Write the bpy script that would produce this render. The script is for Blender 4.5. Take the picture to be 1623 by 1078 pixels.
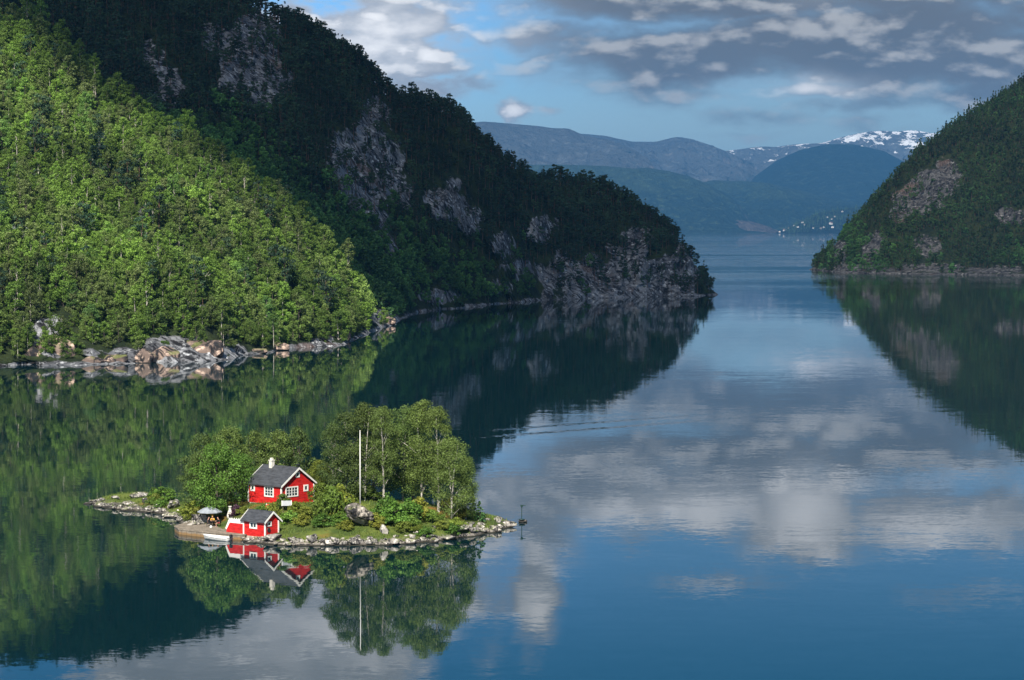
import bpy, math, random
import numpy as np
from mathutils import Vector
R = math.radians
for o in list(bpy.data.objects): bpy.data.objects.remove(o)
SC = bpy.context.scene
COL = SC.collection

# ------------------------------------------------------------------ camera
F, CX, CY, HZ, H = 4100.0, 811.5, 539.0, 360.0, 41.0      # focal length in photo pixels, horizon row, eye height
PITCH = math.atan((CY - HZ) / F)
cam = bpy.data.cameras.new('camera'); camo = bpy.data.objects.new('camera', cam); COL.objects.link(camo)
cam.sensor_width = 36; cam.lens = 36 * F / 1623; cam.clip_start = 1; cam.clip_end = 90000
camo.location = (0, 0, H); camo.rotation_euler = (math.pi / 2 - PITCH, 0, 0)
SC.camera = camo

# ------------------------------------------------------------------ exposure, sun
SC.view_settings.view_transform = 'Standard'; SC.view_settings.look = 'None'
SC.view_settings.exposure = 0.75; SC.view_settings.gamma = 1.0
SC.cycles.use_denoising = True
SC.cycles.max_bounces = 6; SC.cycles.diffuse_bounces = 2; SC.cycles.glossy_bounces = 3
SC.cycles.transmission_bounces = 3; SC.cycles.volume_bounces = 0; SC.cycles.transparent_max_bounces = 8
SC.cycles.sample_clamp_indirect = 6
SUN_EL, SUN_AZ = R(40), R(190)        # azimuth clockwise from +Y: behind the camera, a little to its left
sdir = Vector((math.sin(SUN_AZ) * math.cos(SUN_EL), math.cos(SUN_AZ) * math.cos(SUN_EL), math.sin(SUN_EL)))  # towards the sun
sl = bpy.data.lights.new('sun', 'SUN'); sl.energy = 4.8; sl.angle = R(0.5); sl.color = (1.0, 0.94, 0.84)
so = bpy.data.objects.new('sun', sl); COL.objects.link(so)
so.rotation_euler = (-sdir).to_track_quat('-Z', 'Y').to_euler()

# ------------------------------------------------------------------ node helpers
class NT:
    def __init__(s, tree): s.t = tree; s.n = tree.nodes; s.l = tree.links
    def node(s, typ, ins=None, **kw):
        n = s.n.new(typ)
        for k, v in kw.items(): setattr(n, k, v)
        for k, v in (ins or {}).items():
            if isinstance(v, bpy.types.NodeSocket): s.l.new(v, n.inputs[k])
            else: n.inputs[k].default_value = v
        return n
    def m(s, op, a, b=0.0, c=None, clamp=False):
        ins = {0: a, 1: b}
        if c is not None: ins[2] = c
        n = s.node('ShaderNodeMath', ins, operation=op); n.use_clamp = clamp
        return n.outputs[0]
    def noise(s, vec, scale, detail=4, rough=0.55, dist=0.0, out=0, dim='3D'):
        n = s.node('ShaderNodeTexNoise', {'Vector': vec, 'Scale': scale, 'Detail': detail, 'Roughness': rough, 'Distortion': dist}, noise_dimensions=dim)
        return n.outputs[out]
    def mapr(s, v, a, b, c=0.0, d=1.0, smooth=True):
        n = s.node('ShaderNodeMapRange', {0: v, 1: a, 2: b, 3: c, 4: d}, interpolation_type='SMOOTHSTEP' if smooth else 'LINEAR')
        return n.outputs[0]
    def mix(s, f, a, b, blend='MIX'):
        n = s.n.new('ShaderNodeMix'); n.data_type = 'RGBA'; n.blend_type = blend
        for i, v in ((0, f), (6, a), (7, b)):
            if isinstance(v, bpy.types.NodeSocket): s.l.new(v, n.inputs[i])
            elif i == 0: n.inputs[0].default_value = v
            else: n.inputs[i].default_value = (*v, 1) if len(v) == 3 else v
        return n.outputs[2]
    def scaled(s, vec, sc, loc=(0, 0, 0)):
        return s.node('ShaderNodeMapping', {0: vec, 1: loc, 3: sc}).outputs[0]

# ------------------------------------------------------------------ sky with clouds, all as a function of direction
w = bpy.data.worlds.new('World'); SC.world = w; w.use_nodes = True
w.node_tree.nodes.clear(); N = NT(w.node_tree)
SKY_STR = 0.14
sky = N.node('ShaderNodeTexSky', sky_type='NISHITA', sun_disc=False, sun_elevation=SUN_EL, sun_rotation=SUN_AZ, altitude=50, air_density=1.0, dust_density=0.3, ozone_density=3.0)
geo = N.node('ShaderNodeTexCoord')
sep = N.node('ShaderNodeSeparateXYZ', {0: geo.outputs['Generated']})
dx, dy, dz = sep.outputs
az = N.m('ARCTAN2', dx, dy)
hyp = N.m('SQRT', N.m('ADD', N.m('MULTIPLY', dx, dx), N.m('MULTIPLY', dy, dy)))
U = N.m('MULTIPLY', az, 41.0)
V = N.m('MULTIPLY', N.m('DIVIDE', dz, N.m('MAXIMUM', hyp, 0.02)), 41.0)
UV = N.node('ShaderNodeCombineXYZ', {0: U, 1: V, 2: 0.0}).outputs[0]
def px(x, y): return (x - CX) / 100.0, (HZ - y) / 100.0
# banks of cloud: (photo x, photo y of the bank's middle, half width, half height, weight), y < 0 lies above the frame
BANKS = [(600, 70, 150, 75, 1.1), (470, 25, 80, 40, .8), (600, 32, 38, 14, 1.3), (674, 85, 34, 20, 1.5), (690, 140, 110, 28, .8), (900, 70, 170, 60, .9), (1100, 90, 300, 70, 1.25), (1400, 75, 380, 95, 1.4), (1180, 0, 520, 50, 1.3),
         (1290, 145, 150, 24, 1.0), (1200, 190, 110, 26, .75), (1380, 195, 130, 22, .6), (1540, 150, 150, 50, 1.0), (815, 178, 26, 15, 1.3), (870, 178, 30, 9, .55), (1500, 100, 300, 60, 1.3), (1480, 205, 160, 18, .6), (1180, 215, 120, 14, .55), (1330, 170, 200, 20, .7), (1130, 150, 120, 20, .7),
         (1050, -60, 480, 70, 1.3), (1270, -95, 100, 75, 1.8), (1100, -105, 110, 38, 1.2), (1500, -90, 230, 60, 1.3), (900, -20, 120, 80, .9), (1170, -205, 180, 20, .60), (1520, -215, 150, 26, .60),
         (500, -230, 280, 110, 1.3), (380, -340, 320, 120, 1.1), (850, -220, 45, 90, 1.2), (700, -180, 140, 100, 1.1), (860, -90, 90, 90, .9), (1000, -130, 60, 26, .9)]
WH = [(815, 178, 34, 18), (600, 32, 50, 20), (674, 85, 40, 24), (1275, -95, 75, 70), (1110, -95, 110, 40), (1480, -120, 160, 40), (850, -255, 40, 55), (560, -290, 200, 60), (600, 60, 200, 80), (1260, 145, 90, 20), (980, -100, 60, 30)]
def vm(op, a, b): return N.node('ShaderNodeVectorMath', {0: a, 1: b}, operation=op).outputs[0]
wob = N.noise(N.scaled(UV, (1.0, 1.7, 1)), 1.1, 4, .6, out=1)
Q = vm('ADD', UV, vm('MULTIPLY', vm('SUBTRACT', wob, (.5, .5, .5)), (.8, .42, 0)))
def blobs(lst):
    tot = None
    for (x, y, rx, ry, *wt) in lst:
        cx, cy = px(x, y)
        d = vm('MULTIPLY', vm('SUBTRACT', Q, (cx, cy, 0)), (100 / rx, 100 / ry, 0))
        d = N.node('ShaderNodeVectorMath', {0: d, 1: d}, operation='DOT_PRODUCT').outputs['Value']
        v = N.m('MULTIPLY', N.m('POWER', 2.718, N.m('MULTIPLY', d, -1.0)), wt[0] if wt else 1.0)
        tot = v if tot is None else N.m('MAXIMUM', tot, v)
    return tot
def puff(off):                                     # billows: fractal noise stretched along the horizon
    p = N.scaled(UV, (1, 1, 1), (off[0], off[1], 0))
    a = N.noise(N.scaled(p, (1.0, 2.5, 1)), .62, 7, .50, .1); b = N.noise(N.scaled(p, (1.0, 1.7, 1)), 1.9, 5, .55)
    return N.m('ADD', a, N.m('MULTIPLY', b, .24))
hi = N.m('MULTIPLY', N.mapr(V, 7, 14), N.noise(N.scaled(UV, (.25, .35, 1)), 1.0, 3, .5))
base = N.m('MAXIMUM', blobs(BANKS), hi)
n0 = puff((0, 0)); n1 = puff((.03, .17))
dens = N.m('ADD', base, N.m('MULTIPLY', N.m('SUBTRACT', n0, .62), N.mapr(U, -2.2, .5, 2.4, 1.5)))
soft = N.mapr(U, -2.2, 1.5)                       # crisp cumulus to the left, a soft deck to the right
cover = N.node('ShaderNodeMapRange', {0: dens, 1: .22, 2: N.m('ADD', .62, N.m('MULTIPLY', soft, .45)), 3: 0.0, 4: 1.0}, interpolation_type='SMOOTHSTEP').outputs[0]
lit = N.m('MAXIMUM', N.mapr(N.m('SUBTRACT', n0, n1), -.03, .15), N.m('MULTIPLY', N.mapr(dens, .8, .3), .45))
white = blobs(WH)
warm = soft
top = N.mix(warm, (3.0, 3.0, 3.0), (2.3, 2.2, 2.05))
low = N.mix(warm, (1.7, 1.78, 1.95), (.72, .70, .68))
top = N.mix(N.m('MULTIPLY', white, .8), top, (6.5, 6.3, 6.1)); low = N.mix(N.m('MULTIPLY', white, .8), low, (2.0, 2.1, 2.3))
hib = N.m('MULTIPLY', N.mapr(V, 3.4, 4.6), .7); top = N.mix(hib, top, (3.6, 3.6, 3.7)); low = N.mix(hib, low, (1.4, 1.48, 1.6))
lit = N.m('MAXIMUM', lit, N.m('MULTIPLY', white, N.mapr(dens, .5, 1.1, .2, .95)))
deep = N.mapr(dens, .7, 1.8)
lowd = N.mix(N.m('MULTIPLY', deep, .25), low, (.35, .38, .42))
cl = N.mix(lit, lowd, top)
tint = N.mix(N.mapr(U, -4, 3), (.24, .42, .66), (.20, .28, .38))
blue = N.mix(1.0, sky.outputs[0], N.mix(N.mapr(V, 0, 3.2), N.mix(N.mapr(U, -4, 6), (.40, .45, .50), (.31, .35, .39)), tint), 'MULTIPLY')
blue = N.mix(N.mapr(V, 3.5, 8), blue, N.mix(1.0, sky.outputs[0], (.058, .185, .265), 'MULTIPLY'))
skycol = N.mix(N.m('MULTIPLY', cover, .96), blue, cl)
bg = N.node('ShaderNodeBackground', {0: skycol, 1: SKY_STR})
N.l.new(bg.outputs[0], N.node('ShaderNodeOutputWorld').inputs[0])

# ------------------------------------------------------------------ geometry helpers
def at(x, y, Y=None, z=None):
    """The point seen at photo pixel (x, y), at depth Y or at height z."""
    u, v = (x - CX) / F, (CY - y) / F
    d = np.array([u, math.cos(PITCH) + v * math.sin(PITCH), -math.sin(PITCH) + v * math.cos(PITCH)])
    t = Y / d[1] if Y is not None else (z - H) / d[2]
    return np.array([d[0] * t, d[1] * t, H + d[2] * t])
def XY(x, d):            # column x of the photo at depth d
    return (x - CX) / F * d, d
def proj(P):             # world -> photo pixel
    P = np.asarray(P, float); X, Y, Z = P[..., 0], P[..., 1], P[..., 2] - H
    c, s = math.cos(PITCH), math.sin(PITCH)
    dep = Y * c - Z * s; up = Y * s + Z * c
    return CX + F * X / dep, CY - F * up / dep
def mesh_np(name, V_, Fc, mats=(), smooth=False, attr=None):
    V_ = np.asarray(V_, np.float32); Fc = np.asarray(Fc, np.int32); k = Fc.shape[1]
    me = bpy.data.meshes.new(name)
    me.vertices.add(len(V_)); me.vertices.foreach_set('co', V_.ravel())
    me.loops.add(Fc.size); me.loops.foreach_set('vertex_index', Fc.ravel())
    me.polygons.add(len(Fc)); me.polygons.foreach_set('loop_start', np.arange(0, Fc.size, k, dtype=np.int32))
    me.polygons.foreach_set('use_smooth', np.full(len(Fc), smooth))
    for nm, a in (attr or {}).items():
        at_ = me.attributes.new(nm, 'FLOAT', 'POINT'); at_.data.foreach_set('value', np.asarray(a, np.float32))
    me.update(calc_edges=True); me.validate()
    for m_ in mats: me.materials.append(m_)
    return me
def link(name, me, parent=None, label=None, cat=None, group=None, kind=None, loc=None, rz=None):
    o = bpy.data.objects.new(name, me); COL.objects.link(o)
    if parent is not None: o.parent = parent
    for k, v in (('label', label), ('category', cat), ('group', group), ('kind', kind)):
        if v: o[k] = v
    if loc is not None: o.location = loc
    if rz is not None: o.rotation_euler = (0, 0, rz)
    return o
def copy_thing(o, loc, rz=0, s=1.0, label=None, group=None):
    c = o.copy(); COL.objects.link(c); c.location = loc; c.rotation_euler = (0, 0, rz)
    c.scale = s if hasattr(s, '__len__') else (s, s, s)
    if label: c['label'] = label
    if group: c['group'] = group
    for ch in list(o.children):
        k = ch.copy(); COL.objects.link(k); k.parent = c
    return c
class MB:
    """Collects simple solids into one mesh."""
    def __init__(s): s.v = []; s.f = []; s.mi = []
    def add(s, V_, Fs, mi=0):
        b = len(s.v); s.v += [tuple(map(float, p)) for p in V_]; s.f += [tuple(i + b for i in f) for f in Fs]; s.mi += [mi] * len(Fs)
    def box(s, c, sz, rz=0.0, mi=0, rx=0.0):
        x, y, z = sz[0] / 2, sz[1] / 2, sz[2] / 2; V_ = []
        for a, b, d in ((-1, -1, -1), (1, -1, -1), (1, 1, -1), (-1, 1, -1), (-1, -1, 1), (1, -1, 1), (1, 1, 1), (-1, 1, 1)):
            p = Vector((a * x, b * y, d * z))
            if rx: p.rotate(__import__('mathutils').Euler((rx, 0, 0)))
            p.rotate(__import__('mathutils').Euler((0, 0, rz)))
            V_.append((p.x + c[0], p.y + c[1], p.z + c[2]))
        s.add(V_, [(0, 3, 2, 1), (4, 5, 6, 7), (0, 1, 5, 4), (1, 2, 6, 5), (2, 3, 7, 6), (3, 0, 4, 7)], mi)
    def prism(s, pts, off, mi=0):
        """A planar polygon PTS swept by the vector OFF."""
        n = len(pts); a = [tuple(p) for p in pts]; b = [tuple(p[i] + off[i] for i in range(3)) for p in pts]
        s.add(a + b, [tuple(range(n))[::-1], tuple(range(n, 2 * n))] + [(i, (i + 1) % n, (i + 1) % n + n, i + n) for i in range(n)], mi)
    def tube(s, pts, rad, n=8, mi=0, cap=True):
        pts = [Vector(p) for p in pts]; rad = rad if hasattr(rad, '__len__') else [rad] * len(pts)
        V_ = []; prev = None
        for i, p in enumerate(pts):
            t = (pts[min(i + 1, len(pts) - 1)] - pts[max(i - 1, 0)]).normalized()
            a = prev if prev is not None else (Vector((1, 0, 0)) if abs(t.x) < .9 else Vector((0, 1, 0)))
            e1 = (a - t * a.dot(t)).normalized(); e2 = t.cross(e1); prev = e1
            for k in range(n):
                th = 2 * math.pi * k / n; V_.append(p + (e1 * math.cos(th) + e2 * math.sin(th)) * rad[i])
        Fs = [(i * n + k, i * n + (k + 1) % n, (i + 1) * n + (k + 1) % n, (i + 1) * n + k) for i in range(len(pts) - 1) for k in range(n)]
        if cap: Fs += [tuple(range(n))[::-1], tuple(range((len(pts) - 1) * n, len(pts) * n))]
        s.add(V_, Fs, mi)
    def lathe(s, prof, c=(0, 0, 0), n=16, mi=0):
        V_ = [(c[0] + r * math.cos(2 * math.pi * k / n), c[1] + r * math.sin(2 * math.pi * k / n), c[2] + z) for r, z in prof for k in range(n)]
        Fs = [(i * n + k, i * n + (k + 1) % n, (i + 1) * n + (k + 1) % n, (i + 1) * n + k) for i in range(len(prof) - 1) for k in range(n)]
        Fs += [tuple(range(n))[::-1], tuple(range((len(prof) - 1) * n, len(prof) * n))]
        s.add(V_, Fs, mi)
    def mesh(s, name, mats, smooth=False):
        me = bpy.data.meshes.new(name); me.from_pydata(s.v, [], s.f)
        for m_ in (mats if isinstance(mats, (list, tuple)) else [mats]): me.materials.append(m_)
        me.polygons.foreach_set('material_index', s.mi)
        if smooth: me.polygons.foreach_set('use_smooth', [True] * len(s.f))
        me.update(); return me
    def obj(s, name, mats, parent=None, smooth=False, **kw): return link(name, s.mesh(name, mats, smooth), parent, **kw)
def empty(name, loc, rz=0, label=None, cat=None, group=None):
    return link(name, None, None, label, cat, group, None, loc, rz)

# numpy noise
_rs = np.random.RandomState(7); _perm = np.tile(_rs.permutation(256), 3); _val = _rs.rand(256).astype(np.float64) * 2 - 1
def vnoise(x, y, z=None):
    if z is None: z = np.zeros_like(x)
    xi, yi, zi = np.floor(x).astype(int), np.floor(y).astype(int), np.floor(z).astype(int)
    fx, fy, fz = x - xi, y - yi, z - zi
    fx, fy, fz = [t * t * t * (t * (t * 6 - 15) + 10) for t in (fx, fy, fz)]
    def h(a, b, c): return _val[_perm[_perm[_perm[a & 255] + (b & 255)] + (c & 255)]]
    def L(a, b, t): return a + (b - a) * t
    r = [L(L(h(xi, yi, zi + k), h(xi + 1, yi, zi + k), fx), L(h(xi, yi + 1, zi + k), h(xi + 1, yi + 1, zi + k), fx), fy) for k in (0, 1)]
    return L(r[0], r[1], fz)
def fbm(x, y, z=None, oct=5, gain=.5, ridged=False):
    if z is None: z = np.zeros_like(x)
    a, s, t = 1.0, 0.0, 0.0
    for i in range(oct):
        v = vnoise(x * 2 ** i + 17.3 * i, y * 2 ** i + 5.1 * i, z * 2 ** i + 9.7 * i)
        if ridged: v = 1 - 2 * np.abs(v)
        s = s + a * v; t += a; a *= gain
    return s / t
def rbf_fit(pts, eps=1e-3):
    P = np.array(pts, float); n = len(P)
    D = np.linalg.norm(P[:, None, :2] - P[None, :, :2], axis=2) + np.eye(n) * 0
    A = np.zeros((n + 3, n + 3)); A[:n, :n] = -D + np.eye(n) * eps
    A[:n, n] = 1; A[:n, n + 1:] = P[:, :2] / 100; A[n, :n] = 1; A[n + 1:, :n] = P[:, :2].T / 100
    sol = np.linalg.solve(A, np.concatenate([P[:, 2], np.zeros(3)]))
    def f(x, y):
        x, y = np.asarray(x, float), np.asarray(y, float); sh = x.shape; x, y = x.ravel(), y.ravel(); out = np.empty(len(x))
        for i in range(0, len(x), 20000):
            d = np.hypot(x[i:i + 20000, None] - P[None, :, 0], y[i:i + 20000, None] - P[None, :, 1])
            out[i:i + 20000] = -d @ sol[:n] + sol[n] + sol[n + 1] * x[i:i + 20000] / 100 + sol[n + 2] * y[i:i + 20000] / 100
        return out.reshape(sh)
    return f
def dens_line(pts, step):       # densify a list of (px, d, z)
    out = []
    for a, b in zip(pts[:-1], pts[1:]):
        A, B = XY(a[0], a[1]), XY(b[0], b[1]); L = math.hypot(B[0] - A[0], B[1] - A[1]); n = max(1, int(L / step))
        for k in range(n): t = k / n; out.append((A[0] + (B[0] - A[0]) * t, A[1] + (B[1] - A[1]) * t, a[2] + (b[2] - a[2]) * t))
    out.append((*XY(pts[-1][0], pts[-1][1]), pts[-1][2])); return out
def offset_line(pts, off, z):   # a line shifted sideways (off > 0: to the right of its direction)
    P = [np.array(p[:2]) for p in pts]; out = []
    for i in range(0, len(P)):
        t = P[min(i + 1, len(P) - 1)] - P[max(i - 1, 0)]; t = t / (np.linalg.norm(t) + 1e-9)
        q = P[i] + np.array([t[1], -t[0]]) * off; out.append((q[0], q[1], z))
    return out
def shore(l): return [(x, F * H / (y - HZ), 0.0) for x, y in l]

# ------------------------------------------------------------------ materials
def mat(name, build=None, **kw):
    m_ = bpy.data.materials.new(name); m_.use_nodes = True; nt = NT(m_.node_tree); b = m_.node_tree.nodes['Principled BSDF']
    b.inputs['Roughness'].default_value = kw.get('rough', .8)
    b.inputs['Specular IOR Level'].default_value = kw.get('spec', .3)
    if 'metal' in kw: b.inputs['Metallic'].default_value = kw['metal']
    if build: build(nt, b)
    else:                                    # painted or plain surfaces keep a little wear
        tc = nt.node('ShaderNodeTexCoord').outputs['Object']; c = kw['color']
        f = nt.noise(tc, kw.get('scale', 2.5), 5, .6)
        col = nt.mix(nt.mapr(f, .3, .7), tuple(v * (1 - kw.get('var', .15)) for v in c), tuple(min(1, v * (1 + kw.get('var', .15))) for v in c))
        nt.l.new(col, b.inputs['Base Color'])
    return m_
def rock_nodes(nt, p, tint=(1, 1, 1), s=1.0):
    """Grey fjord rock: mottled, with dark seams and pale lichen."""
    a = nt.noise(p, .12 * s, 6, .65); b = nt.noise(nt.scaled(p, (1, 1, .35)), .5 * s, 6, .7, .4); c = nt.noise(p, .9 * s, 5, .7)
    col = nt.mix(nt.mapr(a, .35, .65), (.07 * tint[0], .068 * tint[1], .07 * tint[2]), (.19 * tint[0], .183 * tint[1], .178 * tint[2]))
    col = nt.mix(nt.mapr(b, .52, .40), col, (.02, .02, .022))
    big = nt.noise(nt.scaled(p, (1, 1, .3)), .16 * s, 4, .65, .8)
    col = nt.mix(nt.mapr(nt.m('ABSOLUTE', nt.m('SUBTRACT', big, .5)), .035, .0), col, (.015, .015, .018))  # dark cracks, painted wide to stand in for shaded relief
    col = nt.mix(nt.mapr(c, .54, .66), col, (.36 * tint[0], .35 * tint[1], .335 * tint[2]))
    return col, nt.m('ADD', b, nt.m('MULTIPLY', c, .5))
def terrain_build(dark, light, tint, s=1.0, extra=None):
    def f(nt, b):
        p = nt.node('ShaderNodeNewGeometry').outputs['Position']
        rock, hgt = rock_nodes(nt, p, tint, s)
        red = nt.mapr(nt.noise(p, .03, 3), .60, .70)
        rock = nt.mix(nt.m('MULTIPLY', red, .4), rock, (.19, .105, .07))
        g = nt.mix(nt.mapr(nt.noise(p, .25 * s, 6, .65), .35, .68), dark, light)
        at_ = nt.node('ShaderNodeAttribute', attribute_name='rock').outputs['Fac']
        k = nt.m('ADD', at_, nt.m('MULTIPLY', nt.m('SUBTRACT', nt.noise(p, .35 * s, 5, .7), .5), 1.3))
        nt.l.new(nt.mix(nt.mapr(k, .42, .58), g, rock), b.inputs['Base Color'])
        bp = nt.node('ShaderNodeBump', {'Strength': .9, 'Distance': .8 / s, 'Height': hgt}); nt.l.new(bp.outputs[0], b.inputs['Normal'])
        b.inputs['Roughness'].default_value = .9
    return f
M = {}
M['slope'] = mat('forest_floor_and_rock', terrain_build((.012, .020, .009), (.035, .05, .016), (1.5, 1.6, 1.75), .42), spec=.15)
M['slope_right'] = mat('forest_floor_and_rock_right', terrain_build((.012, .020, .009), (.035, .045, .016), (.8, .8, .8), .36), spec=.15)
def rock_mat(name, tint, s):
    def f(nt, b):
        p = nt.node('ShaderNodeTexCoord').outputs['Object']; r = nt.node('ShaderNodeObjectInfo').outputs['Random']
        p = nt.node('ShaderNodeNewGeometry').outputs['Position']
        col, hgt = rock_nodes(nt, p, tint, s)
        n = nt.node('ShaderNodeSeparateXYZ', {0: nt.node('ShaderNodeNewGeometry').outputs['Normal']}).outputs[2]
        moss = nt.m('MULTIPLY', nt.mapr(nt.noise(p, .5 * s, 4, .6), .50, .62), nt.mapr(n, .2, .8))
        col = nt.mix(nt.m('MULTIPLY', moss, .75), col, (.13, .15, .045))
        z = nt.node('ShaderNodeSeparateXYZ', {0: nt.node('ShaderNodeNewGeometry').outputs['Position']}).outputs[2]
        col = nt.mix(nt.mapr(z, .35, .12), col, (.03, .028, .024))      # the dark tide line
        nt.l.new(col, b.inputs['Base Color'])
        bp = nt.node('ShaderNodeBump', {'Strength': .8, 'Distance': .25 / s, 'Height': hgt}); nt.l.new(bp.outputs[0], b.inputs['Normal'])
    return mat(name, f, rough=.9, spec=.2)
M['stone'] = rock_mat('shore_stone', (2.5, 2.4, 2.2), 1.8)
M['boulder'] = rock_mat('weathered_boulder', (1.6, 1.48, 1.3), 1.5)
M['outcrop'] = rock_mat('brown_outcrop', (1.6, 1.22, 1.02), .45)
def foliage(name, cols, trans=.28, leafvar=.45):
    def f(nt, b):
        r = nt.node('ShaderNodeObjectInfo').outputs['Random']; g = nt.node('ShaderNodeNewGeometry')
        oi = nt.node('ShaderNodeObjectInfo').outputs['Location']; st = nt.mapr(nt.noise(oi, .028, 3, .6), .36, .64)
        ramp = nt.node('ShaderNodeValToRGB', {0: nt.m('ADD', nt.m('MULTIPLY', r, .55), nt.m('MULTIPLY', st, .45))}); e = ramp.color_ramp; e.interpolation = 'LINEAR'
        while len(e.elements) < len(cols): e.elements.new(.5)
        for i, c in enumerate(cols): e.elements[i].position = i / (len(cols) - 1); e.elements[i].color = (*c, 1)
        isl = g.outputs['Random Per Island']
        v = nt.m('ADD', 1 - leafvar, nt.m('MULTIPLY', isl, 2 * leafvar))
        big = nt.m('MULTIPLY', nt.mapr(nt.noise(oi, .018, 3, .6), .34, .66, .62, 1.3), nt.mapr(nt.m('FRACT', nt.m('MULTIPLY', r, 7.13)), 0, 1, .72, 1.22, False))
        v = nt.m('MULTIPLY', v, big)
        c = nt.node('ShaderNodeVectorMath', {0: ramp.outputs[0], 'Scale': v}, operation='SCALE').outputs[0]
        nt.l.new(c, b.inputs['Base Color']); b.inputs['Roughness'].default_value = .6
        b.inputs['Specular IOR Level'].default_value = .25
        tr = nt.node('ShaderNodeBsdfTranslucent', {0: nt.mix(1.0, c, (1.0, 1.15, .45), 'MULTIPLY')})
        mx = nt.node('ShaderNodeMixShader', {0: trans, 1: b.outputs[0], 2: tr.outputs[0]})
        nt.l.new(mx.outputs[0], nt.n['Material Output'].inputs[0])
    return mat(name, f)
M['leaf_slope'] = foliage('hillside_leaves', [(.06, .125, .024), (.12, .20, .032), (.165, .28, .042), (.14, .18, .06), (.15, .26, .038), (.09, .18, .055)])
M['leaf_shade'] = foliage('shaded_slope_leaves', [(.05, .135, .055), (.09, .20, .06), (.075, .18, .055), (.12, .25, .06)])  # leaf copy for shaded slopes, its greens lifted to brighten the shade
M['leaf_birch'] = foliage('birch_leaves', [(.085, .125, .032), (.105, .15, .034), (.075, .12, .03), (.12, .155, .042)], .2)
M['leaf_bright'] = foliage('bright_leaves', [(.075, .16, .025), (.095, .19, .03), (.13, .23, .035)], .22)
M['leaf_bush'] = foliage('bush_leaves', [(.09, .16, .035), (.16, .24, .035), (.22, .22, .035), (.14, .22, .035), (.07, .13, .03)], .25)
M['leaf_purple'] = foliage('purple_leaves', [(.06, .03, .05), (.07, .03, .05)], .2)
M['needle'] = foliage('pine_needles', [(.018, .045, .028), (.03, .065, .035), (.042, .08, .035), (.024, .055, .03)], .08, .35)  # blue of the shade is tinted into the needle greens
M['needle_right'] = foliage('spruce_needles', [(.022, .048, .020), (.036, .075, .024), (.05, .10, .028), (.03, .062, .022)], .08, .35)
M['bark'] = mat('bark', color=(.10, .085, .07), var=.4, rough=.9, scale=3)
M['birch'] = mat('birch_bark', color=(.42, .39, .34), var=.55, rough=.8, scale=2.2)
M['pinebark'] = mat('pine_bark', color=(.14, .085, .06), var=.35, rough=.9)

def water_build(nt, b):
    p = nt.node('ShaderNodeNewGeometry').outputs['Position']
    def slope(sx, sy, sc, amp, det=2):
        v = nt.noise(nt.scaled(p, (sx, sy, 1)), sc, det, .55, out=1)
        v = nt.node('ShaderNodeVectorMath', {0: v, 1: (.5, .5, .5)}, operation='SUBTRACT').outputs[0]
        return nt.node('ShaderNodeVectorMath', {0: v, 'Scale': amp}, operation='SCALE').outputs[0]
    # calm water with wind lanes: stronger ripples in long patches and out in the open fjord
    lane = nt.mapr(nt.noise(nt.scaled(p, (.25, 1, 1)), .011, 3, .5), .42, .66)
    ysep = nt.node('ShaderNodeSeparateXYZ', {0: p}).outputs[1]; xsep = nt.node('ShaderNodeSeparateXYZ', {0: p}).outputs[0]
    out = nt.mapr(ysep, 1500, 3200); far = nt.mapr(nt.noise(nt.scaled(p, (.12, 1, 1)), .0022, 3, .6), .40, .62)
    a1 = nt.m('ADD', .0045, nt.m('ADD', nt.m('MULTIPLY', lane, .006), nt.m('MULTIPLY', nt.m('MULTIPLY', out, nt.m('ADD', .06, nt.m('MULTIPLY', far, 1.3))), .36)))
    s1 = slope(.35, 1, .55, a1); s2 = slope(.5, 1, 2.4, nt.m('MULTIPLY', a1, 1.4)); s3 = slope(.3, 1, .09, nt.m('MULTIPLY', a1, .55))
    # one streak of disturbed water running out from behind the birches
    ln = nt.m('ABSOLUTE', nt.m('SUBTRACT', nt.m('SUBTRACT', ysep, 517), nt.m('MULTIPLY', xsep, .95)))
    st = nt.m('MULTIPLY', nt.mapr(nt.m('ABSOLUTE', nt.m('SUBTRACT', ln, 8)), 4, .5), nt.m('MULTIPLY', nt.mapr(xsep, -14, 0), nt.mapr(xsep, 60, 20)))
    s4 = slope(.6, 1, 1.2, nt.m('MULTIPLY', st, .10))
    add = lambda a, c: nt.node('ShaderNodeVectorMath', {0: a, 1: c}, operation='ADD').outputs[0]
    v = add(add(add(s1, s2), s3), s4)
    v = nt.node('ShaderNodeVectorMath', {0: v, 1: (1, 1, 0)}, operation='MULTIPLY').outputs[0]
    nrm = nt.node('ShaderNodeVectorMath', {0: add(v, (0, 0, 1))}, operation='NORMALIZE').outputs[0]
    nt.l.new(nrm, b.inputs['Normal'])
    b.inputs['Base Color'].default_value = (.002, .020, .026, 1); b.inputs['Roughness'].default_value = .015
    b.inputs['IOR'].default_value = 1.6; b.inputs['Specular IOR Level'].default_value = .5
M['water'] = mat('fjord_water', water_build); M['water'].node_tree.nodes['Principled BSDF'].inputs['Roughness'].default_value = .015

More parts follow.
